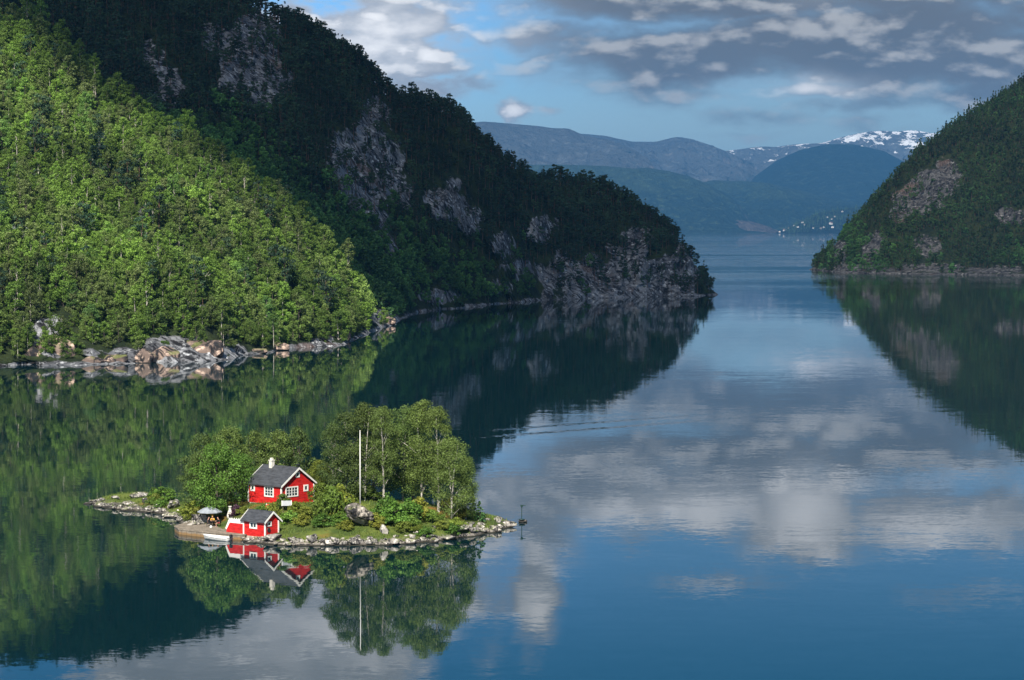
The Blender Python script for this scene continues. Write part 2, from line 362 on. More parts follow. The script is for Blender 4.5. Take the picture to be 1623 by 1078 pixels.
def mtn_build(low, mid, snow=0.0, s=1.0, line=500):
    def f(nt, b):
        g = nt.node('ShaderNodeNewGeometry'); p = g.outputs['Position']; z = nt.node('ShaderNodeSeparateXYZ', {0: p}).outputs[2]
        nz = nt.node('ShaderNodeSeparateXYZ', {0: g.outputs['Normal']}).outputs[2]
        n1 = nt.noise(p, .0035 * s, 7, .65); n2 = nt.noise(p, .012 * s, 5, .7)
        k = nt.m('ADD', z, nt.m('MULTIPLY', nt.m('SUBTRACT', n1, .5), 700))
        c = nt.mix(nt.mapr(k, line - 120, line + 120), low, mid)
        c = nt.mix(nt.mapr(n2, .52, .68), c, tuple(v * 1.7 for v in mid)); c = nt.mix(nt.mapr(n2, .42, .30), c, tuple(v * .45 for v in low))
        c = nt.mix(nt.mapr(nz, .72, .5), c, (.16, .15, .14))
        if snow:
            sn = nt.noise(nt.scaled(p, (1, .5, 2.6)), .006, 7, .66)
            hi = nt.mapr(z, 650, 1080, 0, .175, False)
            c = nt.mix(nt.mapr(nt.m('ADD', sn, hi), .665, .69), c, (.8, .82, .85))
        nt.l.new(c, b.inputs['Base Color']); b.inputs['Roughness'].default_value = .95
        bp = nt.node('ShaderNodeBump', {'Strength': .7, 'Distance': 150., 'Height': n2}); nt.l.new(bp.outputs[0], b.inputs['Normal'])
    return f
M['mtn_bare'] = mat('bare_mountain', mtn_build((.02, .034, .034), (.065, .072, .075), 0, 1, 450), spec=.1)  # mountain tones darkened and blued to carry part of the haze
M['mtn_snow'] = mat('snow_mountain', mtn_build((.03, .042, .042), (.08, .088, .09), 1, 1, 500), spec=.1)
M['mtn_forest'] = mat('wooded_mountain', mtn_build((.014, .026, .020), (.028, .044, .026), 0, 1.6, 300), spec=.1)
M['mtn_shadowed'] = mat('shadowed_wooded_mountain', mtn_build((.014, .026, .022), (.022, .035, .028), 0, 1.2, 900), spec=.1)  # cloud shadow on the dome put into a darker colour
M['mtn_near'] = mat('village_woods_floor', mtn_build((.006, .012, .010), (.012, .02, .012), 0, 4, 60), spec=.1)
M['mtn_shore'] = mat('rocky_low_shore', mtn_build((.05, .045, .04), (.10, .085, .075), 0, 3, 60), spec=.1)

# ------------------------------------------------------------------ water
def sheet(name, x0, x1, y0, y1, z, m_, nx=8, ny=8):
    xs, ys = np.linspace(x0, x1, nx), np.linspace(y0, y1, ny); X, Y = np.meshgrid(xs, ys)
    V_ = np.stack([X.ravel(), Y.ravel(), np.full(X.size, z)], 1)
    i = (np.arange(ny - 1)[:, None] * nx + np.arange(nx - 1)[None]).ravel()
    return link(name, mesh_np(name, V_, np.stack([i, i + 1, i + 1 + nx, i + nx], 1), [m_]), kind='structure')
sheet('fjord_water', -16000, 16000, -3000, 46000, 0.0, M['water'], 33, 50)

# ------------------------------------------------------------------ far mountains
def mountain(name, prof, d, front, back, m_, amp, seed, n=260, nt_=90, base=-30, label=None, pw=.75, sc=1.0):
    xs = np.linspace(prof[0][0], prof[-1][0], n)
    ys = np.interp(xs, [p[0] for p in prof], [p[1] for p in prof])
    k = np.ones(5) / 5; ysm = np.convolve(np.pad(ys, 2, 'edge'), k, 'valid')
    crest = H + (HZ - ysm) / F * d
    t = np.concatenate([np.linspace(0, 1, nt_), np.linspace(1, 2, 14)[1:]])
    A, T = np.meshgrid(xs, t); CR = np.interp(A, xs, crest)
    Y = np.where(T <= 1, d - front * (1 - T), d + back * (T - 1)); X = (A - CX) / F * d * (.35 + .65 * Y / d)
    g = np.where(T <= 1, np.clip(T, 0, 1) ** pw, 1 - .9 * (np.clip(T - 1, 0, 1)) ** 1.3)
    r = fbm(X / (900 * sc) + seed, Y / (900 * sc), oct=7, gain=.55, ridged=True); r2 = fbm(X / (2600 * sc) + seed, Y / (2600 * sc) + 4, oct=4)
    fade = np.clip(np.abs(T - 1) * 5, 0.06, 1) * np.clip(T * 6, 0, 1)
    Z = base + (CR - base) * g + (r - .25) * amp * fade + r2 * amp * .9 * fade
    cap = H + (CR - H) * (Y / d) + 0.0
    Z = np.where(T < 1, np.minimum(Z, cap + 2), Z)
    V_ = np.stack([X.ravel(), Y.ravel(), Z.ravel()], 1); m2 = len(t)
    i = (np.arange(m2 - 1)[:, None] * n + np.arange(n - 1)[None]).ravel()
    link(name, mesh_np(name, V_, np.stack([i, i + 1, i + 1 + n, i + n], 1), [m_], True), kind='structure', label=label)
    return xs, t, X, Y, Z
mountain('snow_mountain', [(1050, 255), (1110, 243), (1165, 238), (1200, 233), (1230, 234), (1260, 229), (1300, 228), (1330, 219), (1350, 214), (1380, 208), (1410, 210), (1440, 207), (1470, 212), (1500, 216), (1560, 230), (1750, 240)], 31000, 6500, 4000, M['mtn_snow'], 260, 3.1, 420, 150)
mountain('bare_mountain', [(620, 236), (760, 222), (880, 212), (930, 214), (960, 216), (1000, 226), (1040, 226), (1070, 218), (1095, 221), (1140, 238), (1200, 262), (1250, 288), (1300, 312), (1370, 345), (1400, 366)], 27500, 5000, 3000, M['mtn_bare'], 260, 8.2, 380, 130)
mountain('wooded_dome', [(1120, 366), (1150, 330), (1185, 288), (1230, 255), (1270, 237), (1310, 229), (1350, 229), (1400, 240), (1440, 262), (1500, 300), (1600, 350)], 24500, 3500, 3000, M['mtn_shadowed'], 50, 1.7)
mountain('cliff_mountain', [(150, 330), (300, 262), (450, 228), (560, 214), (690, 200), (765, 194), (800, 196), (850, 199), (880, 203), (900, 203), (925, 214), (960, 221), (990, 232), (1010, 240), (1025, 252), (1036, 270), (1050, 292), (1075, 330), (1110, 366)], 23500, 3800, 3000, M['mtn_bare'], 200, 5.5, 380, 130)
mountain('wooded_ridge', [(1050, 330), (1080, 300), (1125, 290), (1180, 288), (1215, 291), (1270, 303), (1310, 314), (1350, 322), (1420, 350)], 21500, 2600, 2000, M['mtn_forest'], 120, 2.2)
mountain('wooded_mountain', [(420, 320), (600, 280), (760, 262), (820, 262), (900, 262), (960, 264), (1020, 270), (1060, 276), (1090, 284), (1120, 296), (1150, 314), (1180, 333), (1210, 351), (1240, 368)], 20000, 2600, 2000, M['mtn_forest'], 150, 6.6, 340, 110)
mountain('rocky_shore', [(1040, 362), (1070, 353), (1100, 350), (1120, 354), (1145, 357), (1165, 349), (1190, 351), (1215, 358), (1240, 369)], 18300, 300, 400, M['mtn_shore'], 14, 9.3, 200, 30, -10, sc=.2)
hx, ht, HX, HY, HZh = mountain('village_hill', [(1236, 370), (1243, 366), (1262, 356), (1275, 350), (1290, 341), (1300, 337), (1330, 332), (1370, 327), (1450, 322), (1500, 322)], 17300, 900, 900, M['mtn_near'], 16, 4.4, 220, 60, -6, sc=.3)

# ------------------------------------------------------------------ near hills
class Hill:
    def __init__(s, f, x0, x1, y0, y1, step, rocks, seed, relief=1.0, crag=4.0, band=5.0, crest=None):
        nx, ny = int((x1 - x0) / step) + 1, int((y1 - y0) / step) + 1
        s.xs, s.ys, s.step = np.linspace(x0, x1, nx), np.linspace(y0, y1, ny), step
        X, Y = np.meshgrid(s.xs, s.ys); Z = f(X, Y)
        k = np.clip(Z / 12, 0, 1); Z0 = Z
        Z = Z + relief * (4.2 * fbm(X / 38 + seed, Y / 38, oct=4) + 1.2 * fbm(X / 9, Y / 9 + seed, oct=3)) * k
        if crest is not None:              # the height of the ridge line and its steps
            col = CX + F * X / Y; top_ = H + (HZ - np.interp(col, [c[0] for c in crest], [c[1] for c in crest])) / F * Y - 10 + 1.5 * vnoise(X / 12, Y / 12)
            Z = np.where(Y > 1250, np.minimum(Z, np.where(Z > 0, np.maximum(top_, 2), Z)), Z)
        s.Z = Z; s.nx, s.ny = nx, ny
        px_, py_ = proj(np.stack([X, Y, Z], -1))
        rock = np.zeros_like(Z)
        wob = fbm(px_ / 24 + 3, py_ / 34, oct=5, gain=.65) * 1.5 + .08
        for (cx, cy, rx, ry, ang, wt) in rocks:
            c, sn = math.cos(R(ang)), math.sin(R(ang)); dx_, dy_ = px_ - cx, py_ - cy
            a, b = (dx_ * c + dy_ * sn) / rx, (-dx_ * sn + dy_ * c) / ry
            rock = np.maximum(rock, wt * np.clip(1.25 - (a * a + b * b) + wob, 0, 1))
        rock = np.maximum(rock, np.clip(1.1 - Z / (1.0 + band * np.clip(vnoise(X / 26, Y / 26) + .35, 0, 1)), 0, 1) * (Z > -3))
        s.rock = rock; s.px, s.py = px_, py_
        # crags: ribs that stand out towards the water, ledges between them
        wx = X + 6 * fbm(X / 30, Z / 30, oct=2)
        rib = fbm(wx / 24 + seed, Z / 70, oct=4, gain=.5, ridged=True); led = fbm(X / 60, Z / 9 + seed, oct=2)
        q_ = fbm(wx / 13, Z / 22 + 5, oct=2) * 4; blk = (np.floor(q_) + np.clip((q_ - np.floor(q_)) * 4, 0, 1)) / 4 + .35 * fbm(wx / 4, Z / 9, oct=2)
        out = np.clip(rock, 0, 1) ** .7 * (crag * (rib * .9 + blk * 1.1) + crag * .4 * led)
        s.Y2 = Y - out; s.X2 = X + rock * crag * .35 * fbm(Y / 11, Z / 11, oct=3); s.Z2 = Z + rock * .6 * fbm(X / 5, Y / 5, oct=2)
    def mesh(s, name, m_, label=None):
        V_ = np.stack([s.X2.ravel(), s.Y2.ravel(), s.Z2.ravel()], 1); n = s.nx
        i = (np.arange(s.ny - 1)[:, None] * n + np.arange(n - 1)[None]).ravel()
        q = np.stack([i, i + 1, i + 1 + n, i + n], 1)
        q = q[(s.Z.ravel()[q].max(1) > -8)]
        return link(name, mesh_np(name, V_, q, [m_], False, {'rock': s.rock.ravel()}), kind='structure', label=label)
    def samp(s, A, x, y):
        i = np.clip((x - s.xs[0]) / (s.xs[1] - s.xs[0]), 0, s.nx - 1.001); j = np.clip((y - s.ys[0]) / (s.ys[1] - s.ys[0]), 0, s.ny - 1.001)
        a, b = i.astype(int), j.astype(int); fx, fy = i - a, j - b
        return (A[b, a] * (1 - fx) + A[b, a + 1] * fx) * (1 - fy) + (A[b + 1, a] * (1 - fx) + A[b + 1, a + 1] * fx) * fy
    def visible(s, x, y, z):
        """True where nothing of the ground rises across the line of sight to (x, y, z)."""
        ok = np.ones(len(x), bool); L = np.hypot(x, y)
        for dd in np.concatenate([np.arange(6, 60, 6), np.arange(60, 600, 15)]):
            t = 1 - dd / L; xx, yy, zz = x * t, y * t, H + (z - H) * t
            ins = (xx > s.xs[0]) & (xx < s.xs[-1]) & (yy > s.ys[0]) & (yy < s.ys[-1])
            ok &= ~(ins & (s.samp(s.Z, xx, yy) + 3 > zz))
        return ok

def zat(y, d): return H + (HZ - y) / F * d
sh = shore([(-260, 596), (-120, 588), (0, 581), (45, 579), (90, 579), (150, 577), (180, 578), (230, 574), (300, 573), (365, 568), (378, 562), (430, 558), (455, 552), (500, 549), (545, 546), (565, 535), (590, 522), (612, 518), (640, 503), (665, 494), (700, 490), (740, 487), (780, 482), (830, 478), (860, 475), (940, 473), (1000, 471), (1060, 470), (1108, 469.5)])
sh += [(1119, 1580, 0), (1121, 1610, 0), (1116, 1650, 0), (1090, 1720, 0), (1020, 1800, 0), (900, 1900, 0)]
line = dens_line(sh, 18)
pts = list(line) + offset_line(line, 30, -14)
pts += [(*XY(a, d), z) for a, d, z in [
    (-260, 1140, 150), (-120, 1120, 132), (0, 1085, zat(14, 1085) - 8), (60, 1065, zat(42, 1065) - 8), (100, 1050, zat(72, 1050) - 8), (180, 1010, zat(132, 1010) - 8), (230, 1005, zat(162, 1005) - 8), (280, 1000, zat(192, 1000) - 8), (330, 1000, zat(222, 1000) - 8), (380, 1000, zat(256, 1000) - 8), (415, 1005, zat(285, 1005) - 8), (450, 1010, zat(320, 1010) - 8), (485, 1015, zat(352, 1015) - 8), (515, 1020, zat(385, 1020) - 7), (545, 1028, zat(420, 1028) - 7), (570, 1036, zat(455, 1036) - 6), (592, 1050, zat(492, 1050) - 4),
    (-120, 930, 66), (0, 910, 58), (100, 890, 50), (180, 890, 46), (300, 910, 38), (380, 920, 30), (440, 940, 26), (490, 970, 20),
    (0, 810, 20), (120, 805, 19), (220, 815, 18), (320, 830, 15), (430, 880, 10),
    (602, 1100, 9), (560, 1120, 14), (500, 1120, 28), (450, 1110, 37), (400, 1100, 48), (330, 1095, 62), (280, 1100, 70), (180, 1110, 86), (100, 1140, 100), (0, 1180, 118), (-150, 1230, 140),
    (640, 1270, 26), (600, 1250, 38), (540, 1250, 62), (480, 1260, 84), (430, 1270, 98), (330, 1280, 122), (180, 1290, 150), (0, 1310, 178),
    (1098, 1585, zat(392, 1585) - 6), (1080, 1596, zat(360, 1596) - 8), (1050, 1610, zat(330, 1610) - 8), (1010, 1630, zat(305, 1630) - 9), (960, 1640, zat(285, 1640) - 9), (900, 1600, zat(268, 1600) - 9), (830, 1530, zat(243, 1530) - 9), (790, 1490, zat(224, 1490) - 10), (764, 1460, zat(208, 1460) - 12), (742, 1437, zat(170, 1437) - 14),
    (725, 1434, zat(162, 1434) - 16), (690, 1430, zat(157, 1430) - 12), (655, 1425, zat(153, 1425) - 12), (634, 1420, zat(151, 1420) - 12), (618, 1418, zat(140, 1418) - 12), (600, 1415, zat(116, 1415) - 12), (560, 1415, zat(76, 1415) - 12), (520, 1420, zat(44, 1420) - 12), (470, 1425, zat(15, 1425) - 12), (430, 1430, zat(-4, 1430) - 13), (330, 1440, zat(-55, 1440) - 8), (190, 1450, zat(-108, 1450) - 8), (0, 1455, zat(-165, 1455) - 8), (-150, 1460, 245),
    (1105, 1572, 22), (1070, 1568, 26), (1000, 1570, 27), (940, 1550, 28), (880, 1530, 32), (840, 1490, 20), (780, 1410, 30), (720, 1360, 34), (680, 1310, 28), (640, 1350, 66),
    (950, 1590, 46), (880, 1555, 50), (820, 1500, 52), (770, 1430, 52), (690, 1390, 72), (560, 1340, 92),
    (640, 1560, 70), (750, 1600, 60), (850, 1700, 45), (950, 1760, 30), (430, 1600, 130), (200, 1650, 180), (0, 1700, 200), (1060, 1690, 20)]]
fl = rbf_fit(pts)
# rocky ground in the left hills: (photo x, y, half width, half height, tilt, weight)
ROCKS_L = [(398, 95, 62, 72, 15, 1), (345, 55, 30, 30, 0, .9), (258, 132, 28, 60, -18, 1), (590, 205, 34, 50, 0, 1), (560, 270, 32, 75, -20, 1), (615, 265, 28, 70, -12, 1), (640, 300, 20, 40, 0, .8),
           (712, 318, 36, 36, 10, 1), (745, 350, 22, 24, 0, .9), (860, 362, 24, 30, 20, .85), (800, 385, 30, 22, 0, .75), (835, 430, 40, 26, 10, .8), (900, 440, 46, 40, 0, 1), (960, 440, 60, 36, 0, 1), (1040, 440, 74, 42, 6, 1), (1090, 430, 26, 44, 0, 1), (985, 405, 30, 22, 10, .8),
           (1010, 385, 36, 26, 20, .8), (600, 375, 18, 16, 0, .8), (450, 365, 26, 12, 40, .0), (620, 395, 12, 26, 0, .8), (690, 470, 40, 12, 0, .75), (790, 455, 34, 14, 0, .7),
           (215, 338, 32, 9, 5, 1), (30, 372, 26, 20, 0, .9), (80, 538, 34, 34, 0, 1), (328, 487, 14, 6, 20, 1), (300, 555, 80, 22, 0, 1), (200, 560, 60, 12, 0, .8), (605, 500, 26, 12, 0, 1), (515, 538, 22, 12, 0, 1), (610, 350, 15, 20, 30, .7), (335, 280, 20, 10, 30, 0)]
left = Hill(fl, -345, 150, 735, 1860, 1.4, ROCKS_L, 2.0, 1.15, 8.0, 1.8, [(300, -75), (430, -6), (470, 14), (500, 24), (520, 42), (545, 52), (560, 76), (585, 92), (600, 112), (618, 136), (632, 152), (650, 150), (700, 152), (730, 162), (745, 178), (752, 202), (766, 210), (790, 226), (830, 246), (860, 252), (900, 268), (960, 286), (1000, 300), (1030, 318), (1050, 334), (1075, 358), (1090, 378), (1104, 400), (1125, 440)])
left.mesh('hill_terrain', M['slope'])
sh = [(1420, 3100, 0), (1340, 2900, 0), (1305, 2720, 0), (1294, 2600, 0), (1292, 2530, 0)] + shore([(1297, 428), (1320, 431), (1350, 433), (1400, 434), (1450, 434), (1500, 435.5), (1560, 436), (1623, 437), (1700, 438), (1850, 442)])
line = dens_line(sh, 30)
pts = list(line) + offset_line(line, 40, -16)
pts += [(*XY(a, d), z) for a, d, z in [(1303, 2500, zat(405, 2500) - 4), (1318, 2500, zat(383, 2500) - 8), (1340, 2500, zat(358, 2500) - 9), (1370, 2510, zat(322, 2510) - 9), (1400, 2510, zat(291, 2510) - 10), (1430, 2520, zat(258, 2520) - 10), (1460, 2550, zat(226, 2550) - 10), (1495, 2600, zat(198, 2600) - 10), (1530, 2650, zat(177, 2650) - 10), (1580, 2760, zat(152, 2760) - 10), (1623, 2850, zat(130, 2850) - 10), (1680, 2920, zat(90, 2920) - 10), (1800, 3000, 330),
    (1400, 2410, 38), (1460, 2400, 45), (1540, 2420, 66), (1623, 2450, 84), (1340, 2440, 14), (1400, 2345, 12), (1480, 2330, 13), (1560, 2320, 14), (1623, 2310, 14),
    (1400, 2700, 50), (1500, 2900, 90), (1623, 3100, 150), (1330, 2600, 25)]]
fr = rbf_fit(pts)
ROCKS_R = [(1470, 305, 58, 30, -28, .85), (1500, 270, 20, 26, 0, .8), (1440, 330, 30, 22, -30, .9), (1470, 385, 22, 26, 0, .6), (1380, 400, 16, 34, 15, .7), (1330, 405, 14, 22, 0, .75), (1605, 345, 30, 16, 0, .9), (1480, 425, 60, 8, 0, .7), (1400, 425, 90, 7, 0, .8), (1580, 428, 60, 7, 0, .7)]
right = Hill(fr, 270, 760, 2080, 3150, 2.2, ROCKS_R, 5.0, 1.0, 10.0, 2.5)
right.mesh('right_hill_terrain', M['slope_right'])

# ------------------------------------------------------------------ trees
def leaves(rs, C, Rr, per, size, flat=.75, up=.25):
    """Leaf sprays on the surface of the clumps C (centres) with radii Rr: quads."""
    n = len(C) * per; c = np.repeat(C, per, 0); r = np.repeat(Rr, per)
    d = rs.normal(size=(n, 3)); d[:, 2] += up; d /= np.linalg.norm(d, axis=1)[:, None]
    p = c + d * (r * rs.uniform(.45, 1.05, n))[:, None] * np.array([1, 1, flat])
    nr = d + rs.normal(size=(n, 3)) * .55; nr /= np.linalg.norm(nr, axis=1)[:, None]
    a = np.cross(nr, rs.normal(size=(n, 3))); a /= np.linalg.norm(a, axis=1)[:, None]; b = np.cross(nr, a)
    s = (size * rs.uniform(.55, 1.3, n))[:, None] * .5; e = rs.uniform(.5, .9, n)[:, None]
    V_ = np.stack([p - a * s, p - b * s * e, p + a * s, p + b * s * e], 1).reshape(-1, 3)
    return V_, np.arange(4 * n).reshape(-1, 4)
def tree_meshes(name, seed, h, rad, base, nc, per, size, leafmat, barkmat, shape='round', stems=1, limb=6, r0=None, cr=.32, flat=.75):
    """Crown and trunk meshes of a tree H tall whose crown starts at BASE."""
    rs = np.random.RandomState(seed); C = []; Rr = []
    for k in range(nc):
        t = rs.uniform(0, 1) ** .85
        if shape == 'round': prof = math.sin(math.pi * min(1, .16 + .80 * t) ** .95) ** .7
        elif shape == 'cone': prof = (1 - t) ** .9 * .95 + .05
        else: prof = .55 + .45 * math.sin(math.pi * t)            # pine: a ragged flat-topped head
        th = rs.uniform(0, 2 * math.pi); rr = rad * prof * math.sqrt(rs.uniform(.12, 1)) * (1 + .22 * math.sin(3 * th + seed))
        c_r = cr * rad * rs.uniform(.6, 1.2) * (1.0 if shape != 'cone' else (1.1 - .75 * t))
        C.append((rr * math.cos(th) * .9, rr * math.sin(th) * .9, base + (h - base - c_r * .6) * t)); Rr.append(c_r)
    C = np.array(C); Rr = np.array(Rr)
    V_, Fc = leaves(rs, C, Rr, per, size, flat)
    crown = mesh_np(name + '_crown', V_, Fc, [leafmat])
    mb = MB(); r0 = r0 or h * .014
    for s_ in range(stems):
        ox, oy = (0, 0) if s_ == 0 else (rs.uniform(-.5, .5), rs.uniform(-.5, .5)); lx, ly = rs.uniform(-.07, .07, 2) * h * (1 if s_ == 0 else 2)
        path = [(ox + lx * t * t + rs.uniform(-.01, .01) * h * t, oy + ly * t * t, -1.0 + (h * .9 + 1.0) * t) for t in np.linspace(0, 1, 7)]
        mb.tube(path, [r0 * (1.25 - 1.1 * t) for t in np.linspace(0, 1, 7)], 6)
    order = rs.permutation(nc)[:limb]
    for k in order:
        c = C[k]; z0 = max(base * .7, c[2] - .30 * math.hypot(c[0], c[1]) - .1 * h); mb.tube([(0, 0, z0), (c[0] * .5, c[1] * .5, (z0 + c[2]) / 2 + .05 * h * .2), tuple(c)], [r0 * .45, r0 * .3, r0 * .12], 5, cap=False)
    return crown, mb.mesh(name + '_trunk', barkmat)
def tree_thing(kind, meshes, loc, rz, s, label, cat, group):
    e = empty(kind, loc, rz, label, cat, group); e.scale = s if hasattr(s, '__len__') else (s, s, s)
    link('crown', meshes[0], e); link('trunk', meshes[1], e); return e
# seven leafy kinds for the slopes, pines and spruces; each about 8-10 m tall
LEAFY = [tree_meshes('leafy%d' % i, 10 + i, h, r, b * .25, nc + 12, 78, .35, M['leaf_slope'], M['birch'] if i % 3 == 0 else M['bark'], r0=.10) for i, (h, r, b, nc) in enumerate(
    [(8.5, 2.6, 1.6, 24), (7.5, 3.0, 1.0, 26), (9.5, 2.5, 2.4, 24), (6.5, 2.7, .6, 22), (8.8, 3.1, 1.8, 28), (5.5, 2.3, .3, 18), (10., 2.9, 2.6, 28)])]
LEAFY += [tree_meshes('slopepine', 19, 11.5, 2.3, 4.0, 16, 30, .6, M['needle'], M['pinebark'], 'pine', r0=.13, cr=.45, flat=.55), tree_meshes('slopebirch', 20, 12.0, 2.0, 2.5, 34, 50, .38, M['leaf_slope'], M['birch'], r0=.11, cr=.40), tree_meshes('slopeshrub', 21, 4.0, 2.6, .1, 26, 60, .38, M['leaf_slope'], M['bark'], r0=.06)]
SHADE = [tree_meshes('shade%d' % i, 30 + i, h, r, b, nc, 26, .75, M['leaf_shade'], M['bark'], r0=.10) for i, (h, r, b, nc) in enumerate([(8.5, 2.8, 1.2, 22), (7.5, 3.0, .8, 22), (9.5, 2.7, 2., 22), (6.0, 2.6, .5, 18)])]
PINES = [tree_meshes('pine%d' % i, 50 + i, h, r, b, nc, 20, .75, M['needle'], M['pinebark'], 'pine', r0=.14, cr=.42, flat=.5, limb=8) for i, (h, r, b, nc) in enumerate([(10.5, 2.3, 4.0, 15), (9.0, 2.2, 2.6, 15), (12.0, 2.2, 5.5, 14), (8.0, 2.4, 2.0, 15)])]
PINES += [tree_meshes('fir%d' % i, 60 + i, h, r, b, nc, 18, .7, M['needle'], M['pinebark'], 'cone', r0=.13, cr=.36, flat=.55, limb=3) for i, (h, r, b, nc) in enumerate([(11.5, 2.2, .8, 26), (9.5, 2.0, .6, 24)])]
SPRUCE = [tree_meshes('spruce%d' % i, 70 + i, h, r, b, nc, 16, .95, M['needle_right'], M['pinebark'], 'cone', r0=.14, cr=.38, flat=.55, limb=3) for i, (h, r, b, nc) in enumerate([(14.0, 2.7, 1.0, 26), (11., 2.5, .8, 24)])]
SPRUCE += [tree_meshes('rpine%d' % i, 80 + i, h, r, b, nc, 20, .95, M['needle_right'], M['pinebark'], 'pine', r0=.14, cr=.45, flat=.6) for i, (h, r, b, nc) in enumerate([(10., 2.9, 2.0, 18), (8.0, 3.1, 1.0, 18)])]
RLEAF = [tree_meshes('rleaf%d' % i, 90 + i, h, r, b, nc, 22, 1.0, M['leaf_shade'], M['bark'], r0=.10) for i, (h, r, b, nc) in enumerate([(9, 3.4, 1., 20), (7.5, 3.5, .6, 20)])]

def scatter(hill, spacing, seed, keep):
    rs = np.random.RandomState(seed)
    xs, ys = np.arange(hill.xs[0] + 3, hill.xs[-1] - 3, spacing), np.arange(hill.ys[0] + 3, hill.ys[-1] - 3, spacing)
    X, Y = np.meshgrid(xs, ys); X = (X + rs.uniform(-.45, .45, X.shape) * spacing).ravel(); Y = (Y + rs.uniform(-.45, .45, Y.shape) * spacing).ravel()
    Z = hill.samp(hill.Z, X, Y); rk = hill.samp(hill.rock, X, Y); a, b = proj(np.stack([X, Y, Z], 1))
    ok = (Z > .8) & (rk < .32 + .9 * (rs.rand(len(X)) < .22)) & (a > -60) & (a < 1690) & (b > -260) & keep(a, b, X, Y)
    # leave out what stands well behind the crest, seen neither directly nor in the water
    ok &= hill.visible(X, Y, Z + 9) | hill.visible(X, Y, Z + 9 + .03 * np.hypot(X, Y) * 0 + 8)
    return X[ok], Y[ok], Z[ok], a[ok], b[ok], rs
def gn_forest(name, X, Y, Z, rot, scl, idx, protos, label, seed=0):
    """One object that draws tree instances on its points."""
    sub = bpy.data.collections.new(name + '_kinds')
    for i, (c_, t_) in enumerate(protos):
        # crown and trunk of one kind joined in one mesh
        me = join_meshes('%s_kind_%02d' % (name, i), c_, t_); sub.objects.link(bpy.data.objects.new('%s_kind_%02d' % (name, i), me))
    me = bpy.data.meshes.new(name); n = len(X)
    me.vertices.add(n); me.vertices.foreach_set('co', np.stack([X, Y, Z - .1], 1).astype(np.float32).ravel())
    for nm, a, ty in (('rot', rot, 'FLOAT'), ('scl', scl, 'FLOAT'), ('idx', idx, 'INT')):
        q = me.attributes.new(nm, ty, 'POINT'); q.data.foreach_set('value', np.asarray(a, np.int32 if ty == 'INT' else np.float32))
    me.update(); o = link(name, me, kind='stuff', label=label)
    g = bpy.data.node_groups.new(name, 'GeometryNodeTree')
    g.interface.new_socket('Geometry', in_out='INPUT', socket_type='NodeSocketGeometry'); g.interface.new_socket('Geometry', in_out='OUTPUT', socket_type='NodeSocketGeometry')
    T = NT(g); gi = T.node('NodeGroupInput'); go = T.node('NodeGroupOutput')
    ci = T.node('GeometryNodeCollectionInfo', {0: sub, 1: True, 2: True})
    at_ = lambda nm, ty: T.node('GeometryNodeInputNamedAttribute', {0: nm}, data_type=ty).outputs[0]
    rv = T.node('ShaderNodeCombineXYZ', {0: 0.0, 1: 0.0, 2: at_('rot', 'FLOAT')}).outputs[0]
    io = T.node('GeometryNodeInstanceOnPoints', {'Points': gi.outputs[0], 'Instance': ci.outputs[0], 'Pick Instance': True, 'Instance Index': at_('idx', 'INT'), 'Rotation': rv, 'Scale': at_('scl', 'FLOAT')})
    T.l.new(io.outputs[0], go.inputs[0])
    md = o.modifiers.new('trees', 'NODES'); md.node_group = g
    return o
def join_meshes(name, a, b):
    def arr(me):
        v = np.empty(len(me.vertices) * 3, np.float32); me.vertices.foreach_get('co', v)
        return v.reshape(-1, 3), [tuple(p.vertices) for p in me.polygons]
    va, fa = arr(a); vb, fb = arr(b); fb = [f for f in fb if len(f) == 4]
    Fc = np.array(fa + [tuple(i + len(va) for i in f) for f in fb], np.int32)
    me = mesh_np(name, np.concatenate([va, vb]), Fc, [a.materials[0], b.materials[0]])
    me.polygons.foreach_set('material_index', [0] * len(fa) + [1] * len(fb)); return me
def plant(hill, spacing, seed, keep, protos, choose, name, label, single=0, thing=None, size=(.7, 1.25), rank=None):
    X, Y, Z, a, b, rs = scatter(hill, spacing, seed, keep); n = len(X)
    rot = rs.uniform(0, 6.28, n); scl = size[0] + (size[1] - size[0]) * rs.beta(1.6, 2.6, n); scl = scl * (.85 + .3 * (fbm(X / 30, Y / 30, oct=2) + .5)); idx = choose(X, Y, Z, a, b, rs)
    pick = np.zeros(n, bool)
    if single:
        r = rank(X, Y, Z, a, b, idx, hill) if rank is not None else Y
        order = np.argsort(r)[:single]; pick[order] = True; pick &= np.isfinite(r)
        for i in np.nonzero(pick)[0]:
            kn, lb, ct, gp = thing(int(idx[i]))
            tree_thing(kn, protos[idx[i]], (X[i], Y[i], Z[i] - .1), rot[i], float(scl[i]) * (1.05 if kn == 'pine_tree' else 1.0), lb, ct, gp)
    k = ~pick
    gn_forest(name, X[k], Y[k], Z[k], rot[k], scl[k], idx[k], protos, label)
    print('FOREST', name, n, 'single', pick.sum())

